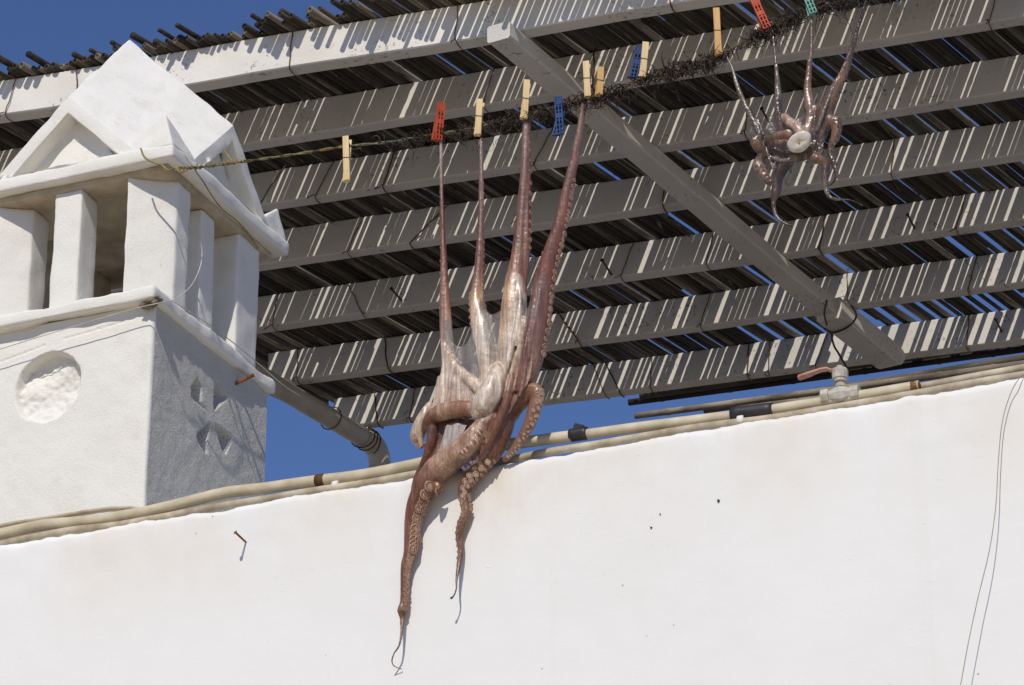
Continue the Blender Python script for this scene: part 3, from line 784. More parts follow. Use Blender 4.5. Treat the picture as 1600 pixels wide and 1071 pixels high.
def wood_pin(a, b, y, yaw, mat, label, spread=0.06):
    c, M, L = pin_frame(None, a, b, y, yaw); root = empty('clothespin', c); tag(root, label, 'clothespin', 'clothespins on the cord')
    w2 = .0052
    for s in (1, -1):
        bm = bmesh.new(); sec = []
        # prong outline in (y, z): thick at mid, tapered handle (top), notch near jaw
        prof = [(-.5, .0006, .0062), (-.42, .0006, .0066), (-.30, .0003, .0068), (-.27, .0018, .0068), (-.24, .0003, .0068), (-.02, .0003, .0068), (0, .0014, .0068), (.02, .0003, .0066), (.2, .0016, .0064), (.5, .0040, .0062)]
        vs = []
        for (t, i, o) in prof:
            vs.append([bm.verts.new((sx*w2, s*(q+spread*.0), t*L)) for sx in (-1, 1) for q in ((i, o) if sx < 0 else (o, i))])
        for j in range(len(vs)-1):
            for q in range(4): bm.faces.new((vs[j][q], vs[j][(q+1) % 4], vs[j+1][(q+1) % 4], vs[j+1][q]))
        bm.faces.new(vs[0][::-1]); bm.faces.new(vs[-1])
        if s < 0: bmesh.ops.rotate(bm, cent=(0, 0, 0), matrix=Matrix.Rotation(spread*1.5, 3, 'X') @ Matrix.Rotation(spread, 3, 'Y'), verts=bm.verts)
        bmesh.ops.bevel(bm, geom=[e for e in bm.edges], offset=.0004, segments=1, affect='EDGES')
        for v in bm.verts: v.co = c+M @ v.co
        from_bm('prong', bm, mat, root)
    V, F = [], []; pts = []
    for k in range(50):
        t = k/49; an = t*2*math.pi*3.2; pts.append(c+M @ Vector(((t-.5)*2*.0048, .0022*math.cos(an), .0022*math.sin(an))))
    sweep(V, F, pts, [.0007]*50, 5); 
    ring = [(-.0056,-.0074,.001),(-.0056,.0074,.0006),(.0056,.0074,-.0004),(.0056,-.0074,.0002),(-.0056,-.0074,.001)]
    sweep(V, F, [c+M @ Vector(p) for p in ring], [.0007]*5, 5)
    pyd('spring', V, F, M_STEEL, root, True)
def plastic_pin(a, b, y, yaw, mat, label, spread=.07):
    c, M, L = pin_frame(None, a, b, y, yaw); root = empty('clothespin', c); tag(root, label, 'clothespin', 'clothespins on the cord')
    w2 = .0062
    for s in (1, -1):
        bm = bmesh.new()
        def bx(x0, x1, y0, y1, z0, z1): boxbm(x0, x1, min(s*y0, s*y1), max(s*y0, s*y1), z0, z1, bm)
        for q in (-1, 0, 1): bx(q*(w2-.0011)-.0011, q*(w2-.0011)+.0011, .0012, .0062, -.5*L, .5*L)
        n = 9
        for k in range(n):
            z = (-.5+k/(n-1))*L; hh = .0016 if k in (0, n-1) else .0009
            if k == 4: hh = .004
            if k == 7: hh = .006
            bx(-w2+.0004, w2-.0004, .0014, .0056, max(-.5*L, z-hh), min(.5*L, z+hh))
        bmesh.ops.rotate(bm, cent=(0, 0, 0), matrix=Matrix.Rotation(-s*spread*.5, 3, 'X') @ Matrix.Rotation(0 if s > 0 else spread*1.7, 3, 'Y'), verts=bm.verts)
        for v in bm.verts: v.co = c+M @ v.co
        from_bm('prong', bm, mat, root)
    V, F = [], []; pts = []
    for k in range(40):
        t = k/39; an = t*2*math.pi*3.2; pts.append(c+M @ Vector(((t-.5)*2*.006, .0022*math.cos(an), .0022*math.sin(an)-.002)))
    sweep(V, F, pts, [.0008]*40, 5); pyd('spring', V, F, M_STEEL, root, True)
M_PRED = m_simple('red_plastic', (.40,.062,.028), (.50,.09,.042), .6, 30, .2); M_PBLU = m_simple('blue_plastic', (.02,.05,.15), (.035,.075,.21), .6, 30, .2); M_PGRN = m_simple('mint_plastic', (.13,.32,.28), (.19,.40,.35), .6, 30, .2)
YP = YR-.006
wood_pin((541,215), (543,284), YP, .15, M_WOODA, 'lone pale wooden clothespin nearest the chimney')
wood_pin((750,157), (747,212), YP, .1, M_WOODA, 'pale wooden clothespin right of the upright red plastic one')
wood_pin((823,127), (819,187), YP, -.05, M_WOODA, 'pale wooden clothespin gripping the thickest octopus arm')
wood_pin((916,98), (919,153), YP, .12, M_WOODA, 'paler of the two wooden clothespins side by side above the rafter', .03)
wood_pin((938,107), (936,150), YP-.004, -.1, M_WOODB, 'shorter orange wooden clothespin of the pair above the rafter', .05)
wood_pin((1009,68), (1004,122), YP, .05, M_WOODA, 'pale wooden clothespin touching a blue plastic one', .03)
wood_pin((1119,15), (1123,87), YP, .05, M_WOODB, 'tall orange wooden clothespin left of the small octopus', .02)
plastic_pin((688,163), (684,220), YP, -.35, M_PRED, 'upright red plastic clothespin holding the big octopus')
plastic_pin((873,154), (876,211), YP, .2, M_PBLU, 'blue plastic clothespin hanging down between two octopus arms', .14)
plastic_pin((1000,75), (990,122), YP+.004, .15, M_PBLU, 'leaning blue plastic clothespin beside a pale wooden one')
plastic_pin((1177,0), (1199,46), YP, -.1, M_PRED, 'tilted red plastic clothespin above the small octopus')
plastic_pin((1252,-28), (1272,22), YP, .1, M_PGRN, 'mint green plastic clothespin at the top edge')

# ================================================================== OCTOPUSES
def al(c): return c if len(c) == 4 else (*c, 1.0)
def octopus(name, label, prims, webs, suck, voxel, mat, smat, zfree, wart=.00018):
    """prims: (list of (px,py,y,r px), colour(s)[, depth factor]); webs: (rows of (px,py,y), colours by row, thickness, ripple, folds); suck: suckers"""
    V, F, S = [], [], []                              # S: colour samples
    for P in prims:
        pts, colr = P[0], P[1]; fl = P[2] if len(P) > 2 else .85; c = crom(pts, 6)
        q = [on_y(a[0], a[1], a[2]) for a in c]; rr = [max(.4, a[3])*MM for a in c]
        a = (q[0]-q[1]).normalized(); b = (q[-1]-q[-2]).normalized()
        q2 = [q[0]+a*rr[0]*.8, q[0]+a*rr[0]*.5]+q+[q[-1]+b*rr[-1]*.5, q[-1]+b*rr[-1]*.8]; r2 = [rr[0]*.4, rr[0]*.82]+rr+[rr[-1]*.82, rr[-1]*.4]
        base = len(V); n = len(q2); sg = 16; fr = frames(q2)
        cl = colr if isinstance(colr[0], tuple) else [colr, colr]
        for i in range(n):
            t = fr[i][0]; vd = -FWD; u = t.cross(vd)
            u = u.normalized() if u.length > .05 else fr[i][1]
            v = u.cross(t).normalized()
            f2 = fl if r2[i] > .004 else 1.0
            tt = max(0, min(1, (i-2)/(n-5)))*(len(cl)-1); k = min(int(tt), len(cl)-2); tt -= k
            cc = tuple(al(cl[k])[j]*(1-tt)+al(cl[k+1])[j]*tt for j in range(4))
            for k in range(sg):
                an = 2*math.pi*k/sg; p = q2[i]+u*(r2[i]*math.cos(an))+v*(r2[i]*f2*math.sin(an)); V.append(p)
                if k % 2 == 0: S.append((p, cc))
        for i in range(n-1):
            for k in range(sg): F.append((base+i*sg+k, base+i*sg+(k+1) % sg, base+(i+1)*sg+(k+1) % sg, base+(i+1)*sg+k))
        F.append(tuple(base+k for k in reversed(range(sg)))); F.append(tuple(base+(n-1)*sg+k for k in range(sg)))
    for (rows, colr, th, amp, nf) in webs:
        R2 = [crom(r, 8) for r in rows]; n = len(R2[0])
        cols = [crom([R2[i][j] for i in range(len(R2))], 6) for j in range(n)]; m = len(cols[0])
        cl = colr if isinstance(colr[0], tuple) else [colr, colr]
        b = len(V); g = []
        for i in range(m):
            g.append([])
            for j in range(n):
                p = on_y(*cols[j][i]); e = math.sin(math.pi*j/(n-1))**.5
                o = amp*e*math.sin(2*math.pi*nf*j/(n-1)+2.2*nz(p, 18, nf))+amp*.6*e*nz(p, 70, nf+2)
                g[i].append(p+(CAM-p).normalized()*o)
        for s in (-1, 1):
            for i in range(m):
                t = i/(m-1)*(len(cl)-1); k = min(int(t), len(cl)-2); t -= k
                cc = tuple(al(cl[k])[q]*(1-t)+al(cl[k+1])[q]*t for q in range(4))
                for j in range(n):
                    p = g[i][j]; p2 = p+(CAM-p).normalized()*(s*th*.5); V.append(p2); S.append((p2, cc))
        N = n*m
        for i in range(m-1):
            for j in range(n-1):
                q = (i*n+j, i*n+j+1, (i+1)*n+j+1, (i+1)*n+j)
                F.append(tuple(b+x for x in q)); F.append(tuple(b+N+x for x in reversed(q)))
        ring = [j for j in range(n)]+[i*n+n-1 for i in range(1, m)]+[(m-1)*n+j for j in range(n-2, -1, -1)]+[i*n for i in range(m-2, 0, -1)]
        for k in range(len(ring)):
            a, c2 = ring[k], ring[(k+1) % len(ring)]; F.append((b+c2, b+a, b+N+a, b+N+c2))
    me = D.meshes.new(name); me.from_pydata([tuple(p) for p in V], [], F); bm = bmesh.new(); bm.from_mesh(me)
    bmesh.ops.recalc_face_normals(bm, faces=bm.faces); bm.to_mesh(me); bm.free()
    tmp = D.objects.new('tmp', me); COL.objects.link(tmp)
    md = tmp.modifiers.new('r', 'REMESH'); md.mode = 'VOXEL'; md.voxel_size = voxel; md.use_smooth_shade = True
    sm = tmp.modifiers.new('s', 'SMOOTH'); sm.factor = .5; sm.iterations = 3
    dg = bpy.context.evaluated_depsgraph_get(); me2 = D.meshes.new_from_object(tmp.evaluated_get(dg))
    D.objects.remove(tmp); D.meshes.remove(me)
    # second pass: melt the folds together where the body is massed, leave thin hanging tips alone
    tmp = D.objects.new('tmp', me2); COL.objects.link(tmp); vg = tmp.vertex_groups.new(name='w')
    for v in me2.vertices: vg.add([v.index], zfree(v.co), 'REPLACE')
    sm = tmp.modifiers.new('s', 'SMOOTH'); sm.factor = .5; sm.iterations = 11; sm.vertex_group = 'w'
    dg = bpy.context.evaluated_depsgraph_get(); out = D.meshes.new_from_object(tmp.evaluated_get(dg))
    D.objects.remove(tmp); D.meshes.remove(me2); out.name = name
    kd = kdtree.KDTree(len(S))
    for i, (p, c) in enumerate(S): kd.insert(p, i)
    kd.balance(); ca = out.color_attributes.new('Col', 'FLOAT_COLOR', 'POINT'); buf = []; mv = []
    for v in out.vertices:
        acc = [0, 0, 0, 0]; ws = 0; p0 = v.co
        for (p, i, d) in kd.find_n(p0, 9):
            w_ = 1/(d*d+6e-6); c = S[i][1]; ws += w_
            for k in range(4): acc[k] += c[k]*w_
        n2 = 1+.20*nz(p0, 55, 3)+.12*nz(p0, 160, 5)
        buf += [acc[0]/ws*n2, acc[1]/ws*n2, acc[2]/ws*n2, acc[3]/ws]
        w_ = .3+.7*zfree(p0)
        q = (p0.x, p0.y, p0.z*.07)
        mv.append(v.normal*(wart*(nz(p0, 130, 7)+.7*nz(p0, 300, 8))+w_*(.0009*nz(q, 120, 9)+.0014*nz(q, 50, 10))))
    for v, d in zip(out.vertices, mv): v.co += d
    ca.data.foreach_set('color', buf)
    o = put(name, out, mat, None, True); tag(o, label, 'octopus', 'octopuses drying on the cord')
    # ---- suckers: little cups
    kv = kdtree.KDTree(len(out.vertices))
    for i, v in enumerate(out.vertices): kv.insert(v.co, i)
    kv.balance(); V, F, C = [], [], []
    prof = [(.62, -.45), (.88, -.05), (1.0, .26), (.92, .46), (.76, .50), (.66, .40), (.45, .44), (.02, .40)]
    pc = [0, 0, 1, 2, 2, 0, 3, 3]
    for (px, py, y, r, dx, dz, cset) in suck:
        r *= MM; q = on_y(px, py, y); vd = (CAM-q).normalized()
        best = kv.find(q+vd*.012+RGT*dx*.01)[0]; n = (vd+RGT*dx+UPV*dz).normalized()
        u = n.orthogonal().normalized(); v = n.cross(u); b = len(V); sg = 12
        pal = [(.15,.075,.045), (.28,.15,.095), (.44,.28,.19), (.50,.35,.25)] if cset == 0 else [(.20,.11,.06), (.38,.25,.16), (.52,.39,.27), (.58,.46,.34)] if cset == 1 else [(.045,.032,.026), (.08,.06,.05), (.14,.11,.095), (.2,.16,.14)]
        for (a, hh), ci in zip(prof, pc):
            for k in range(sg):
                t = 2*math.pi*k/sg; V.append(best+u*(a*r*math.cos(t))+v*(a*r*math.sin(t))+n*(hh*r*(.5 if cset else .75))); C += [*pal[ci], 1]
        for i in range(len(prof)-1):
            for k in range(sg): F.append((b+i*sg+k, b+i*sg+(k+1) % sg, b+(i+1)*sg+(k+1) % sg, b+(i+1)*sg+k))
    if V:
        so_ = pyd('suckers', V, F, smat, None, True); so_.parent = o; so_['kind'] = 'stuff'
        a = so_.data.color_attributes.new('Col', 'FLOAT_COLOR', 'POINT'); a.data.foreach_set('color', C)
    return o
BR = (.18,.074,.040); BRD = (.10,.045,.028); BRL = (.28,.14,.08); PALE = (.66,.55,.42); PK = (.50,.34,.24); RED = (.175,.062,.038); GRY = (.42,.40,.39,.30); WHT = (.72,.65,.55); TAN = (.56,.39,.22); MAU = (.175,.092,.072); SIL = (.48,.44,.41)
def along(P, n, r0, r1, dx, dz, cset=0, t0=0.0, t1=1.0, off=0.0, zig=0.0):
    """suckers along a centre line: off = shift across in px (right of travel), zig alternates"""
    c = crom(P, 8); out = []
    for k in range(n):
        t = t0+(t1-t0)*k/max(1, n-1); i = min(int(t*(len(c)-1)), len(c)-2); f = t*(len(c)-1)-i
        a = [c[i][j]*(1-f)+c[i+1][j]*f for j in range(4)]; tx, ty = c[i+1][0]-c[i][0], c[i+1][1]-c[i][1]; l = math.hypot(tx, ty) or 1
        o = (off+zig*(1 if k % 2 else -1))*a[3]; out.append((a[0]-ty/l*o, a[1]+tx/l*o, a[2], (r0+(r1-r0)*t)*(1+random.uniform(-.18,.18)), dx, dz, cset))
    return out
ya = -.022                                           # general plane of the hanging animal
A1 = [(689,222,ya,3.0),(690,300,ya,3.2),(692,360,ya,4.2),(694,430,ya,6.5),(695,480,ya,9.5),(697,520,ya,11),(700,560,ya,12),(700,600,ya,12),(692,635,ya,10)]
A2 = [(752,222,ya,2.6),(752,300,ya,4.2),(751,380,ya,6.5),(748,440,ya,9.5),(746,470,ya-.002,12),(752,510,ya-.005,16),(760,550,ya-.006,16),(763,590,ya-.008,14),(762,620,ya-.010,14)]
A3 = [(823,188,ya,7),(821,250,ya,7.2),(818,300,ya,8.5),(814,360,ya,10.5),(811,400,ya,13),(806,440,ya-.001,18),(803,480,ya-.004,21),(799,520,ya-.006,20),(791,560,ya-.008,16),(780,600,ya-.008,13),(770,630,ya-.008,11)]
A3b = [(825,215,ya+.004,5),(824,300,ya+.004,6),(822,380,ya+.004,7.5),(818,440,ya+.004,6.5),(814,461,ya+.004,4.5)]
A4 = [(912,162,ya,4.5),(905,210,ya,6),(893,270,ya,8),(884,310,ya,9.5),(873,360,ya,12),(861,400,ya,14.5),(849,450,ya,17),(841,500,ya,20),(830,550,ya,22),(818,588,ya+.004,20),(800,622,ya+.006,18),(786,652,ya+.006,17)]
LOBE = [(779,575,ya-.012,12),(773,597,ya-.018,17),(765,618,ya-.022,21),(755,636,ya-.024,19),(748,648,ya-.022,13)]
HARM = [(668,668,ya-.008,10),(676,652,ya-.014,12),(692,644,ya-.018,14),(715,640,ya-.018,14),(742,640,ya-.018,13)]
LLOB = [(672,634,ya+.002,7),(664,650,ya,11),(655,672,ya,13),(652,686,ya,11),(657,698,ya,6)]
LTHIN = [(676,668,ya-.010,8),(674,690,ya-.008,8),(668,712,ya-.002,7.5),(660,728,-.016,6.5),(652,745,-.010,5.5),(646,765,-.007,4),(642,790,-.005,2.5)]
A6 = [(768,652,ya-.012,14),(750,676,ya-.014,18),(732,697,ya-.015,20),(712,713,ya-.012,20),(692,727,-.030,21),(675,744,-.026,21),(662,766,-.022,18.5),(651,790,-.019,16),(645,815,-.016,13),(643,842,-.0145,11.5),(641,865,-.0135,10.5),(635,885,-.012,9),(633,910,-.0105,7.5),(632,940,-.010,7),(629,954,-.011,8),(629,968,-.010,4.2),(628,985,-.014,2.6),(624,1008,-.019,1.7),(616,1021,-.021,1.5),(612.5,1033,-.017,1.4),(616,1041,-.010,1.2),(628,1046,-.003,1)]
A7 = [(792,638,ya+.004,18),(786,662,ya+.004,18),(778,688,ya+.005,16.5),(767,710,-.0175,15),(750,730,-.0155,13.5),(734,749,-.0155,12),(725,766,-.013,9.5),(727,786,-.012,8.5),(729,803,-.0115,8),(722,820,-.0115,8),(718,840,-.010,6.2),(720,860,-.010,5),(717,885,-.014,3.8),(713.5,905,-.021,2.3),(713,920,-.026,1.8),(709,931,-.028,1.8),(705,935,-.030,2.6)]
A8 = [(798,640,ya+.010,13),(814,628,ya+.008,13),(830,612,ya+.005,11.5),(838,609,ya+.003,10),(840,620,ya+.002,10.5),(834,644,ya+.002,10.5),(824,668,ya+.004,9),(812,689,ya+.007,7.5),(800,707,-.011,6),(788,719,-.008,3.8)]
prims = [(A1, [(.36,.29,.25), RED, RED, BRL, PK, PALE, PALE], .6), (A2, [(.30,.24,.21), MAU, RED, TAN, WHT, PALE, WHT], .6), (A3, [(.30,.21,.18), MAU, BR, BRL, PK, WHT, PALE, TAN], .55), (A3b, [MAU, BRD, BR, RED]),
         (A4, [(.22,.14,.11), MAU, RED, RED, MAU, MAU, BR], .6), (LOBE, [PALE, WHT, WHT, (.62,.50,.40)], .8), (HARM, [BR, BR, PK, BRL, BRL]), (LLOB, [PALE, PALE, PK]), (LTHIN, [BRD, BR, BR, BRD]),
         (A6, [BR, BRL, PK, BR, BR, BR, BR, BRL, (.21,.112,.068), (.19,.10,.062), (.15,.08,.052), (.10,.055,.04)], .8), (A7, [MAU, BR, BR, (.22,.12,.072), (.19,.10,.062), (.14,.078,.052), (.07,.045,.037)], .8), (A8, [BR, BRL, BRL, (.27,.15,.095), (.25,.14,.09)]),
         # fold ridges running down the webs
         ([(809,440,ya-.005,4),(812,480,ya-.013,5),(806,520,ya-.015,5),(795,560,ya-.014,5),(787,590,ya-.012,4)], WHT), ([(818,500,ya-.011,3.5),(812,540,ya-.013,4.5),(802,575,ya-.013,4),(796,610,ya-.010,4)], PALE),
         ([(835,470,ya-.010,3.5),(826,520,ya-.013,4.5),(816,570,ya-.015,5),(808,610,ya-.012,4)], RED), ([(846,440,ya-.008,3),(836,500,ya-.011,4),(824,560,ya-.013,4),(812,620,ya-.014,4)], MAU),
         ([(800,590,ya-.014,4),(790,630,ya-.016,6),(778,660,ya-.016,7),(764,690,ya-.014,7),(752,712,ya-.010,6)], BR),
         ([(704,560,ya-.004,5),(715,577,ya-.006,7),(730,591,ya-.008,9),(745,603,ya-.010,11),(756,612,ya-.012,11)], PALE, .7), ([(686,590,ya-.004,4),(682,625,ya-.006,5),(676,655,ya-.010,6)], PALE),
         *[([(752-4.2*k-j, 672+4.8*k-j*.8, ya-.0250, 1.0), (752-4.2*k+j*.3, 672+4.8*k+j*.2, ya-.0290, 1.0+.09*j), (752-4.2*k+j*.9, 672+4.8*k+j*1.0, ya-.0250, 1.0)], PK) for k, j in ((0, 6), (1, 9), (2.2, 7), (3, 10), (4.3, 8), (5, 5), (6.4, 9), (7.3, 6))],
         ([(795,450,ya-.008,3),(790,490,ya-.012,4),(783,540,ya-.012,4),(778,575,ya-.012,4)], TAN),
         ([(806,640,ya+.010,12),(799,652,ya+.010,10),(794,658,ya+.011,7)], BR), ([(683,758,-.034,6),(684,763,-.034,6)], BRL), ([(625,955,-.014,5),(630,953,-.015,4.5)], (.25,.15,.095))]
def W(rows, y0=0.0): return [[(a, b, ya-y0-(c[0] if c else 0)) for (a, b, *c) in r] for r in rows]
webs = [(W([[(697,505),(704,530),(716,541),(729,536),(741,508)], [(692,550),(706,566),(722,572),(738,566),(752,548)], [(690,590),(706,596),(724,600),(744,602),(762,592)]]), [GRY, GRY, (.46,.43,.41,.6)], .0042, .0012, 3),
        (W([[(692,535),(702,552),(713,572),(728,586),(750,600)], [(688,578),(700,588),(714,600),(730,610),(754,616)], [(682,612),(697,620),(714,626),(732,630),(756,634)], [(675,642),(695,648),(714,652),(734,654),(760,652)]], .006), [PALE, WHT, PALE, PK], .007, .003, 4),
        (W([[(756,478),(764,489),(772,491),(783,484),(792,470)], [(762,520),(770,523),(778,523),(786,520),(795,516)], [(764,590),(770,592),(776,592),(783,590),(790,580)]], .003), [GRY, GRY, SIL], .0045, .001, 2),
        (W([[(812,466),(818,478),(824,482),(832,475),(840,462)], [(806,520),(814,524),(820,526),(827,524),(836,518)], [(786,590),(794,595),(803,598),(812,600),(828,590)], [(768,640),(778,648),(786,652),(794,648),(806,632)]], .007), [GRY, MAU, PK, MAU], .008, .0035, 4),
        (W([[(676,638),(700,650),(725,655),(755,652),(784,640),(806,630)], [(672,672),(697,682),(722,686),(750,684),(778,672),(790,660)], [(667,704),(690,712),(715,714),(742,708),(768,696),(782,682)], [(664,730),(682,736),(705,732),(735,724),(760,712),(776,700)]], -.002), [MAU, MAU, BR, BR], .012, .003, 4),
        (W([[(697,664),(712,661),(730,664)], [(690,690),(704,690),(717,690)], [(678,724),(687,724),(696,718)]], .010), [SIL, SIL, (.34,.28,.25)], .006, .002, 2),
        (W([[(716,726),(735,708),(750,692)], [(725,738),(744,724),(764,706)]], .008), (.17,.125,.14), .009, .001, 1)]
sk = []
sk += along(A4, 26, 3.0, 7.5, 1.0, 0, 0, .20, .72, -.92) + along(A4, 15, 2.4, 5, 1.3, .1, 0, .22, .66, -.75)
sk += along(A3b, 22, 3.4, 4.6, 1.1, 0, 0, .02, .96, -.9) + along(A2, 22, 1.6, 3.4, 1.2, 0, 0, .08, .5, -.9) + along(A1, 12, 1.2, 2.4, -1.2, 0, 0, .12, .5, .9)
sk += along(A2, 6, 3, 4, -1.2, 0, 1, .45, .60, .9)
sk += along(A6, 14, 8.4, 5.8, .30, .1, 0, .27, .46, -.12, 0) + along(A6, 13, 7.8, 5.2, 1.0, 0, 0, .27, .46, -.70, 0)
sk += along(A6, 34, 4.2, 2.8, .3, 0, 0, .46, .66, -.1, .45) + along(A6, 20, 3.2, 2.2, 1.0, 0, 0, .46, .66, -.85)
sk += along(A7, 12, 5.6, 3.6, .1, 0, 1, .22, .40, .1, .30) + along(A7, 11, 5.0, 3.8, 1.1, 0, 0, .22, .46, -.85) + along(A7, 26, 3.6, 2, -.5, 0, 0, .40, .74, .6, .25)
sk += along(A8, 22, 5.2, 2.4, .3, 0, 1, .34, .97, -.1, .40) + along(A8, 14, 4.4, 2.4, 1.1, 0, 1, .36, .92, -.85)
sk += [(652,688,ya,4.5,-.4,-.3,1),(659,694,ya,4.5,0,-.4,1),(651,680,ya,3.2,-.6,0,1)]
M_FL = m_flesh('octopus_skin', .22); M_SK = m_flesh('sucker_skin', .3)
ZE1, ZE0, ZU0, ZU1 = on_y(700, 700, ya).z, on_y(660, 760, ya).z, on_y(750, 470, ya).z, on_y(750, 400, ya).z
def zf(p): return max(.06, min(1, (p.z-ZE0)/(ZE1-ZE0), (ZU1-p.z)/(ZU1-ZU0)))
octopus('octopus', 'big brown octopus with pale webbing hung by four arms, two arms trailing down the wall', prims, webs, sk, .0013, M_FL, M_SK, zf)

# ---- small octopus at the upper right
yb = -.024
DK = (.045,.032,.026,.9); DB = (.105,.066,.046,.85); SV = (.19,.155,.125); PB = (.24,.14,.09)
S1 = [(1131,82,yb,1.8),(1143,104,yb,2),(1150,128,yb,3.2),(1160,155,yb,4),(1172,178,yb,5.5),(1184,203,yb,6),(1192,225,yb,5),(1196,245,yb,4)]
S2 = [(1207,48,yb,1.8),(1211,85,yb,2.2),(1214,118,yb,3.4),(1216,150,yb,5.5),(1216,172,yb,6),(1220,190,yb,5),(1222,205,yb,5)]
S3 = [(1268,22,yb,2),(1268,70,yb,3),(1264,110,yb,4.5),(1262,145,yb,6.5),(1266,168,yb,9),(1267,190,yb,9),(1258,208,yb-.006,8),(1250,218,yb-.006,6)]
S4 = [(1356,-8,yb,2.2),(1342,40,yb,3),(1330,80,yb,4.5),(1318,115,yb,7),(1304,145,yb,10),(1292,172,yb,12),(1284,200,yb,12),(1276,225,yb,10)]
S5 = [(1225,182,yb-.006,6),(1232,190,yb-.010,7.5),(1243,196,yb-.012,8),(1250,206,yb-.014,8)]
S6 = [(1200,222,yb-.006,7),(1215,214,yb-.010,8),(1232,210,yb-.012,8)]
SB = [(1212,228,yb-.004,15),(1230,236,yb-.006,16),(1250,240,yb-.006,13),(1272,232,yb-.002,11)]
S7 = [(1190,212,yb-.008,4),(1181,220,yb-.010,9),(1184,230,yb-.008,8),(1192,240,yb-.002,7),(1186,253,yb,9),(1186,263,yb,10),(1194,275,yb,8),(1202,284,yb,6),(1210,286,yb,4)]
S8 = [(1236,245,yb,11),(1224,262,yb,10),(1215,280,yb,8),(1213,300,yb,7.5),(1209,313,yb,4.5),(1209,325,yb,3.5),(1213,338,yb,3),(1222,347,yb,2.4),(1236,353,yb,1.6)]
S9 = [(1266,243,yb-.004,7),(1274,248,yb-.006,8.5),(1282,250,yb-.004,7),(1290,258,yb,6.5),(1289,275,yb,6),(1290,292,yb,4.5),(1296,307,yb,3),(1308,312,yb,2),(1330,313,yb+.006,1.4),(1348,322,yb+.012,1.2)]
S10 = [(1296,190,yb+.004,10),(1306,192,yb+.004,9),(1307,208,yb+.004,7.5),(1300,225,yb+.004,5.5),(1297,240,yb+.004,5),(1303,256,yb+.004,4.5),(1307,272,yb+.004,3.2),(1303,283,yb+.004,2.2),(1297,290,yb+.004,1.6)]
S11 = [(1288,180,yb,4),(1284,210,yb,3.5),(1283,240,yb,4)]
sp_ = [(S1, [SV, SV, DB, DB], .7), (S2, [SV, SV, DB, PB], .7), (S3, [SV, PB, (.40,.27,.20), (.55,.42,.33)], .7), (S4, [DK, DB, PB, DB, DB], .55), (S5, [(.46,.31,.23), (.56,.43,.34)]), (S6, [DB, PB, (.30,.18,.13)], .6), (SB, [DB, DB, DK, DB], .5),
       (S7, [DB, PB, DB, (.30,.21,.15), PB, DB]), (S8, [DK, DK, DB, DB, SV, DK], .7), (S9, [PB, PB, DB, SV, DB, DK]), (S10, [(.22,.14,.10), PB, DB, DB, DK]), (S11, SV),
       ([(1300,140,yb-.006,2.5),(1287,175,yb-.010,3),(1276,205,yb-.010,3)], SV), ([(1208,232,yb-.010,2.5),(1228,240,yb-.013,3),(1246,236,yb-.012,3)], DK), ([(1206,246,yb-.006,2.5),(1222,252,yb-.009,3),(1240,248,yb-.008,3)], SV)]
def W2(rows, y0=0.0): return [[(a, b, yb-y0) for (a, b) in r] for r in rows]
WD = (.10,.07,.056,.55)
sw = [(W2([[(1182,206),(1200,215),(1220,207),(1232,200)], [(1196,240),(1212,240),(1230,238),(1250,236)], [(1206,266),(1218,262),(1232,258),(1250,250)]], .002), WD, .005, .003, 3),
      (W2([[(1220,176),(1234,186),(1248,184),(1260,172)], [(1222,205),(1236,205),(1248,204),(1258,200)]], .003), (.14,.115,.105,.4), .004, .001, 2),
      (W2([[(1272,165),(1284,162),(1300,150)], [(1266,205),(1276,210),(1290,208)], [(1256,244),(1270,246),(1285,240)]], .002), [PB, WD, WD], .005, .002, 3),
      (W2([[(1168,168),(1190,188),(1214,172)], [(1184,205),(1200,212),(1220,205)]], .0), (.10,.08,.07,.3), .003, .001, 2)]
ss = along(S10, 14, 4, 2.2, .6, .1, 2, .1, .8, -.3, .4) + along(S7, 12, 3.4, 2.4, 0, 0, 2, .55, .9, 0, .45) + along(S9, 9, 2.6, 1.8, .4, 0, 2, .4, .75, 0, .4) + along(S4, 14, 2, 3.6, 1.2, 0, 2, .2, .55, -.9) + along(S1, 12, 1.8, 2.8, -.8, 0, 2, .35, .8, .7)
M_FL2 = m_flesh('dark_octopus_skin', .14, (.035, .024, .02))
SZ1, SZ0 = on_y(1240, 240, yb).z, on_y(1240, 265, yb).z; SU0, SU1 = on_y(1240, 170, yb).z, on_y(1240, 130, yb).z
def zf2(p): return max(.08, min(.8, (p.z-SZ0)/(SZ1-SZ0), (SU1-p.z)/(SU1-SU0)))
oct2 = octopus('octopus', 'small dark shiny octopus with white disc at its centre, hung at upper right', sp_, sw, ss, .0011, M_FL2, M_SK, zf2, .00045)
# the white disc of cut flesh at its centre
c = on_y(1249, 222, yb-.030); n = (CAM-c).normalized()+RGT*-.15; n.normalize(); u = (RGT*.85+UPV*.5); u = (u-n*u.dot(n)).normalized(); v = n.cross(u)
V, F = [], []; sg = 32
for (a, hh) in ((.2,-.012),(.8,-.010),(.97,-.004),(1.0,-.001),(.95,.0018),(.8,.0036),(.55,.0046),(.3,.0046),(.16,.0036),(.07,.0026),(.01,.0024)):
    for k in range(sg):
        t = 2*math.pi*k/sg; w_ = 1+.05*math.sin(2*t+1)+.03*math.sin(3*t)+.012*math.sin(7*t+2)
        V.append(c+u*(a*.0195*w_*math.cos(t))+v*(a*.0158*w_*math.sin(t))+n*(hh+.0008*nz((a*3, t, 0), 1.5, 2)))
for i in range(10):
    for k in range(sg): F.append((i*sg+k, i*sg+(k+1) % sg, (i+1)*sg+(k+1) % sg, (i+1)*sg+k))
dm = m_simple('white_flesh', (.56,.49,.42), (.72,.66,.59), .4, 90, .5)
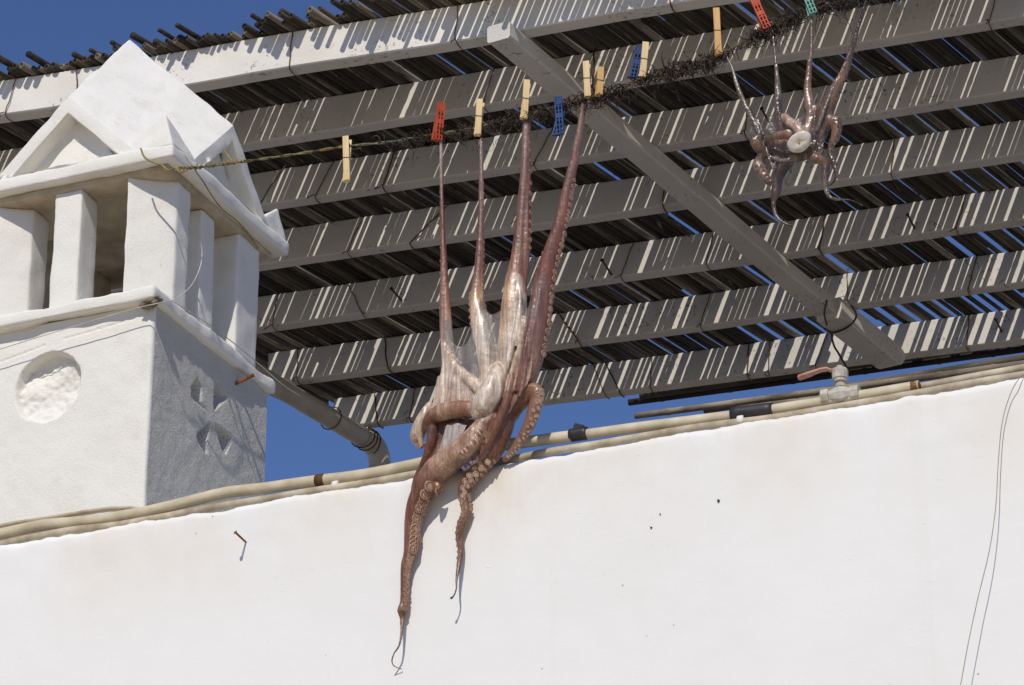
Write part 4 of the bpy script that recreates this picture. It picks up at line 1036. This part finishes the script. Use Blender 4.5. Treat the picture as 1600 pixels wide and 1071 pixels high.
do = pyd('cut_flesh_disc', V, F, dm, None, True); do.parent = oct2; do['label'] = 'white disc of cut flesh'
V, F = [], []; c2 = c+n*.003-UPV*.002
for i, (a, hh) in enumerate(((1, -.001), (.9, .0008), (.5, .0016), (.05, .0018))):
    for k in range(10): t = 2*math.pi*k/10; V.append(c2+u*(a*.0024*math.cos(t))+v*(a*.0042*math.sin(t))+n*hh)
for i in range(3):
    for k in range(10): F.append((i*10+k, i*10+(k+1) % 10, (i+1)*10+(k+1) % 10, (i+1)*10+k))
bk = pyd('beak', V, F, m_simple('tan_beak', (.35,.22,.12), (.5,.35,.2), .5, 200, .4), None, True); bk.parent = do

# ================================================================== LOOSE WIRES
M_THIN = m_simple('thin_rusty_wire', (.22,.17,.12), (.38,.30,.22), .7, 50, .3)
pts = []
for (x, yy, o) in ((1612,580,.04),(1600,586,.004),(1590,595,-.010),(1578,618,-.009),(1566,660,-.012),(1560,720,-.018),(1556,790,-.024),(1546,860,-.030),(1528,935,-.036),(1512,1010,-.040),(1498,1085,-.044),(1470,1210,-.04),(1462,1340,-.02)): pts.append((x, yy, o))
wr = tube('hanging_wire', [on_y(*p) for p in [tuple(c) for c in crom(pts, 5)]], .00065, M_THIN, None, 6)
tag(wr, 'thin rusty wire hanging down the wall at far right', 'wire')
M_WHW = m_simple('white_painted_wire', (.42,.40,.36), (.62,.60,.56), .7, 50, .3)
X1 = CHX1
l = [(312,372,-1),(316,395,-1),(312,420,-1),(300,445,-1),(285,460,-1),(268,470,-1),(250,475,-1)]
pts = [on_x(a, b, X1+.045) for a, b, _ in l[:4]]+[on_x(285,460,X1+.04), on_x(268,470,X1+.030)]+[on_y(a, b, CHY0-.026) for a, b in ((248,474),(220,480),(180,491),(120,509),(60,527),(0,546),(-60,565))]
wo = tube('chimney_wire', [Vector(c) for c in crom([tuple(p) for p in pts], 4)], .0009, M_WHW, None, 6)
tag(wo, 'thin pale wire curling off the chimney slab corner', 'wire')
pts = [on_x(a, b, X1+.028) for a, b in ((268,470),(320,503),(380,548),(440,600),(470,620))]
w2_ = tube('chimney_wire', [Vector(c) for c in crom([tuple(p) for p in pts], 4)], .0009, M_WHW, None, 6)
tag(w2_, 'thin pale wire running back along the side of the chimney slab', 'wire')
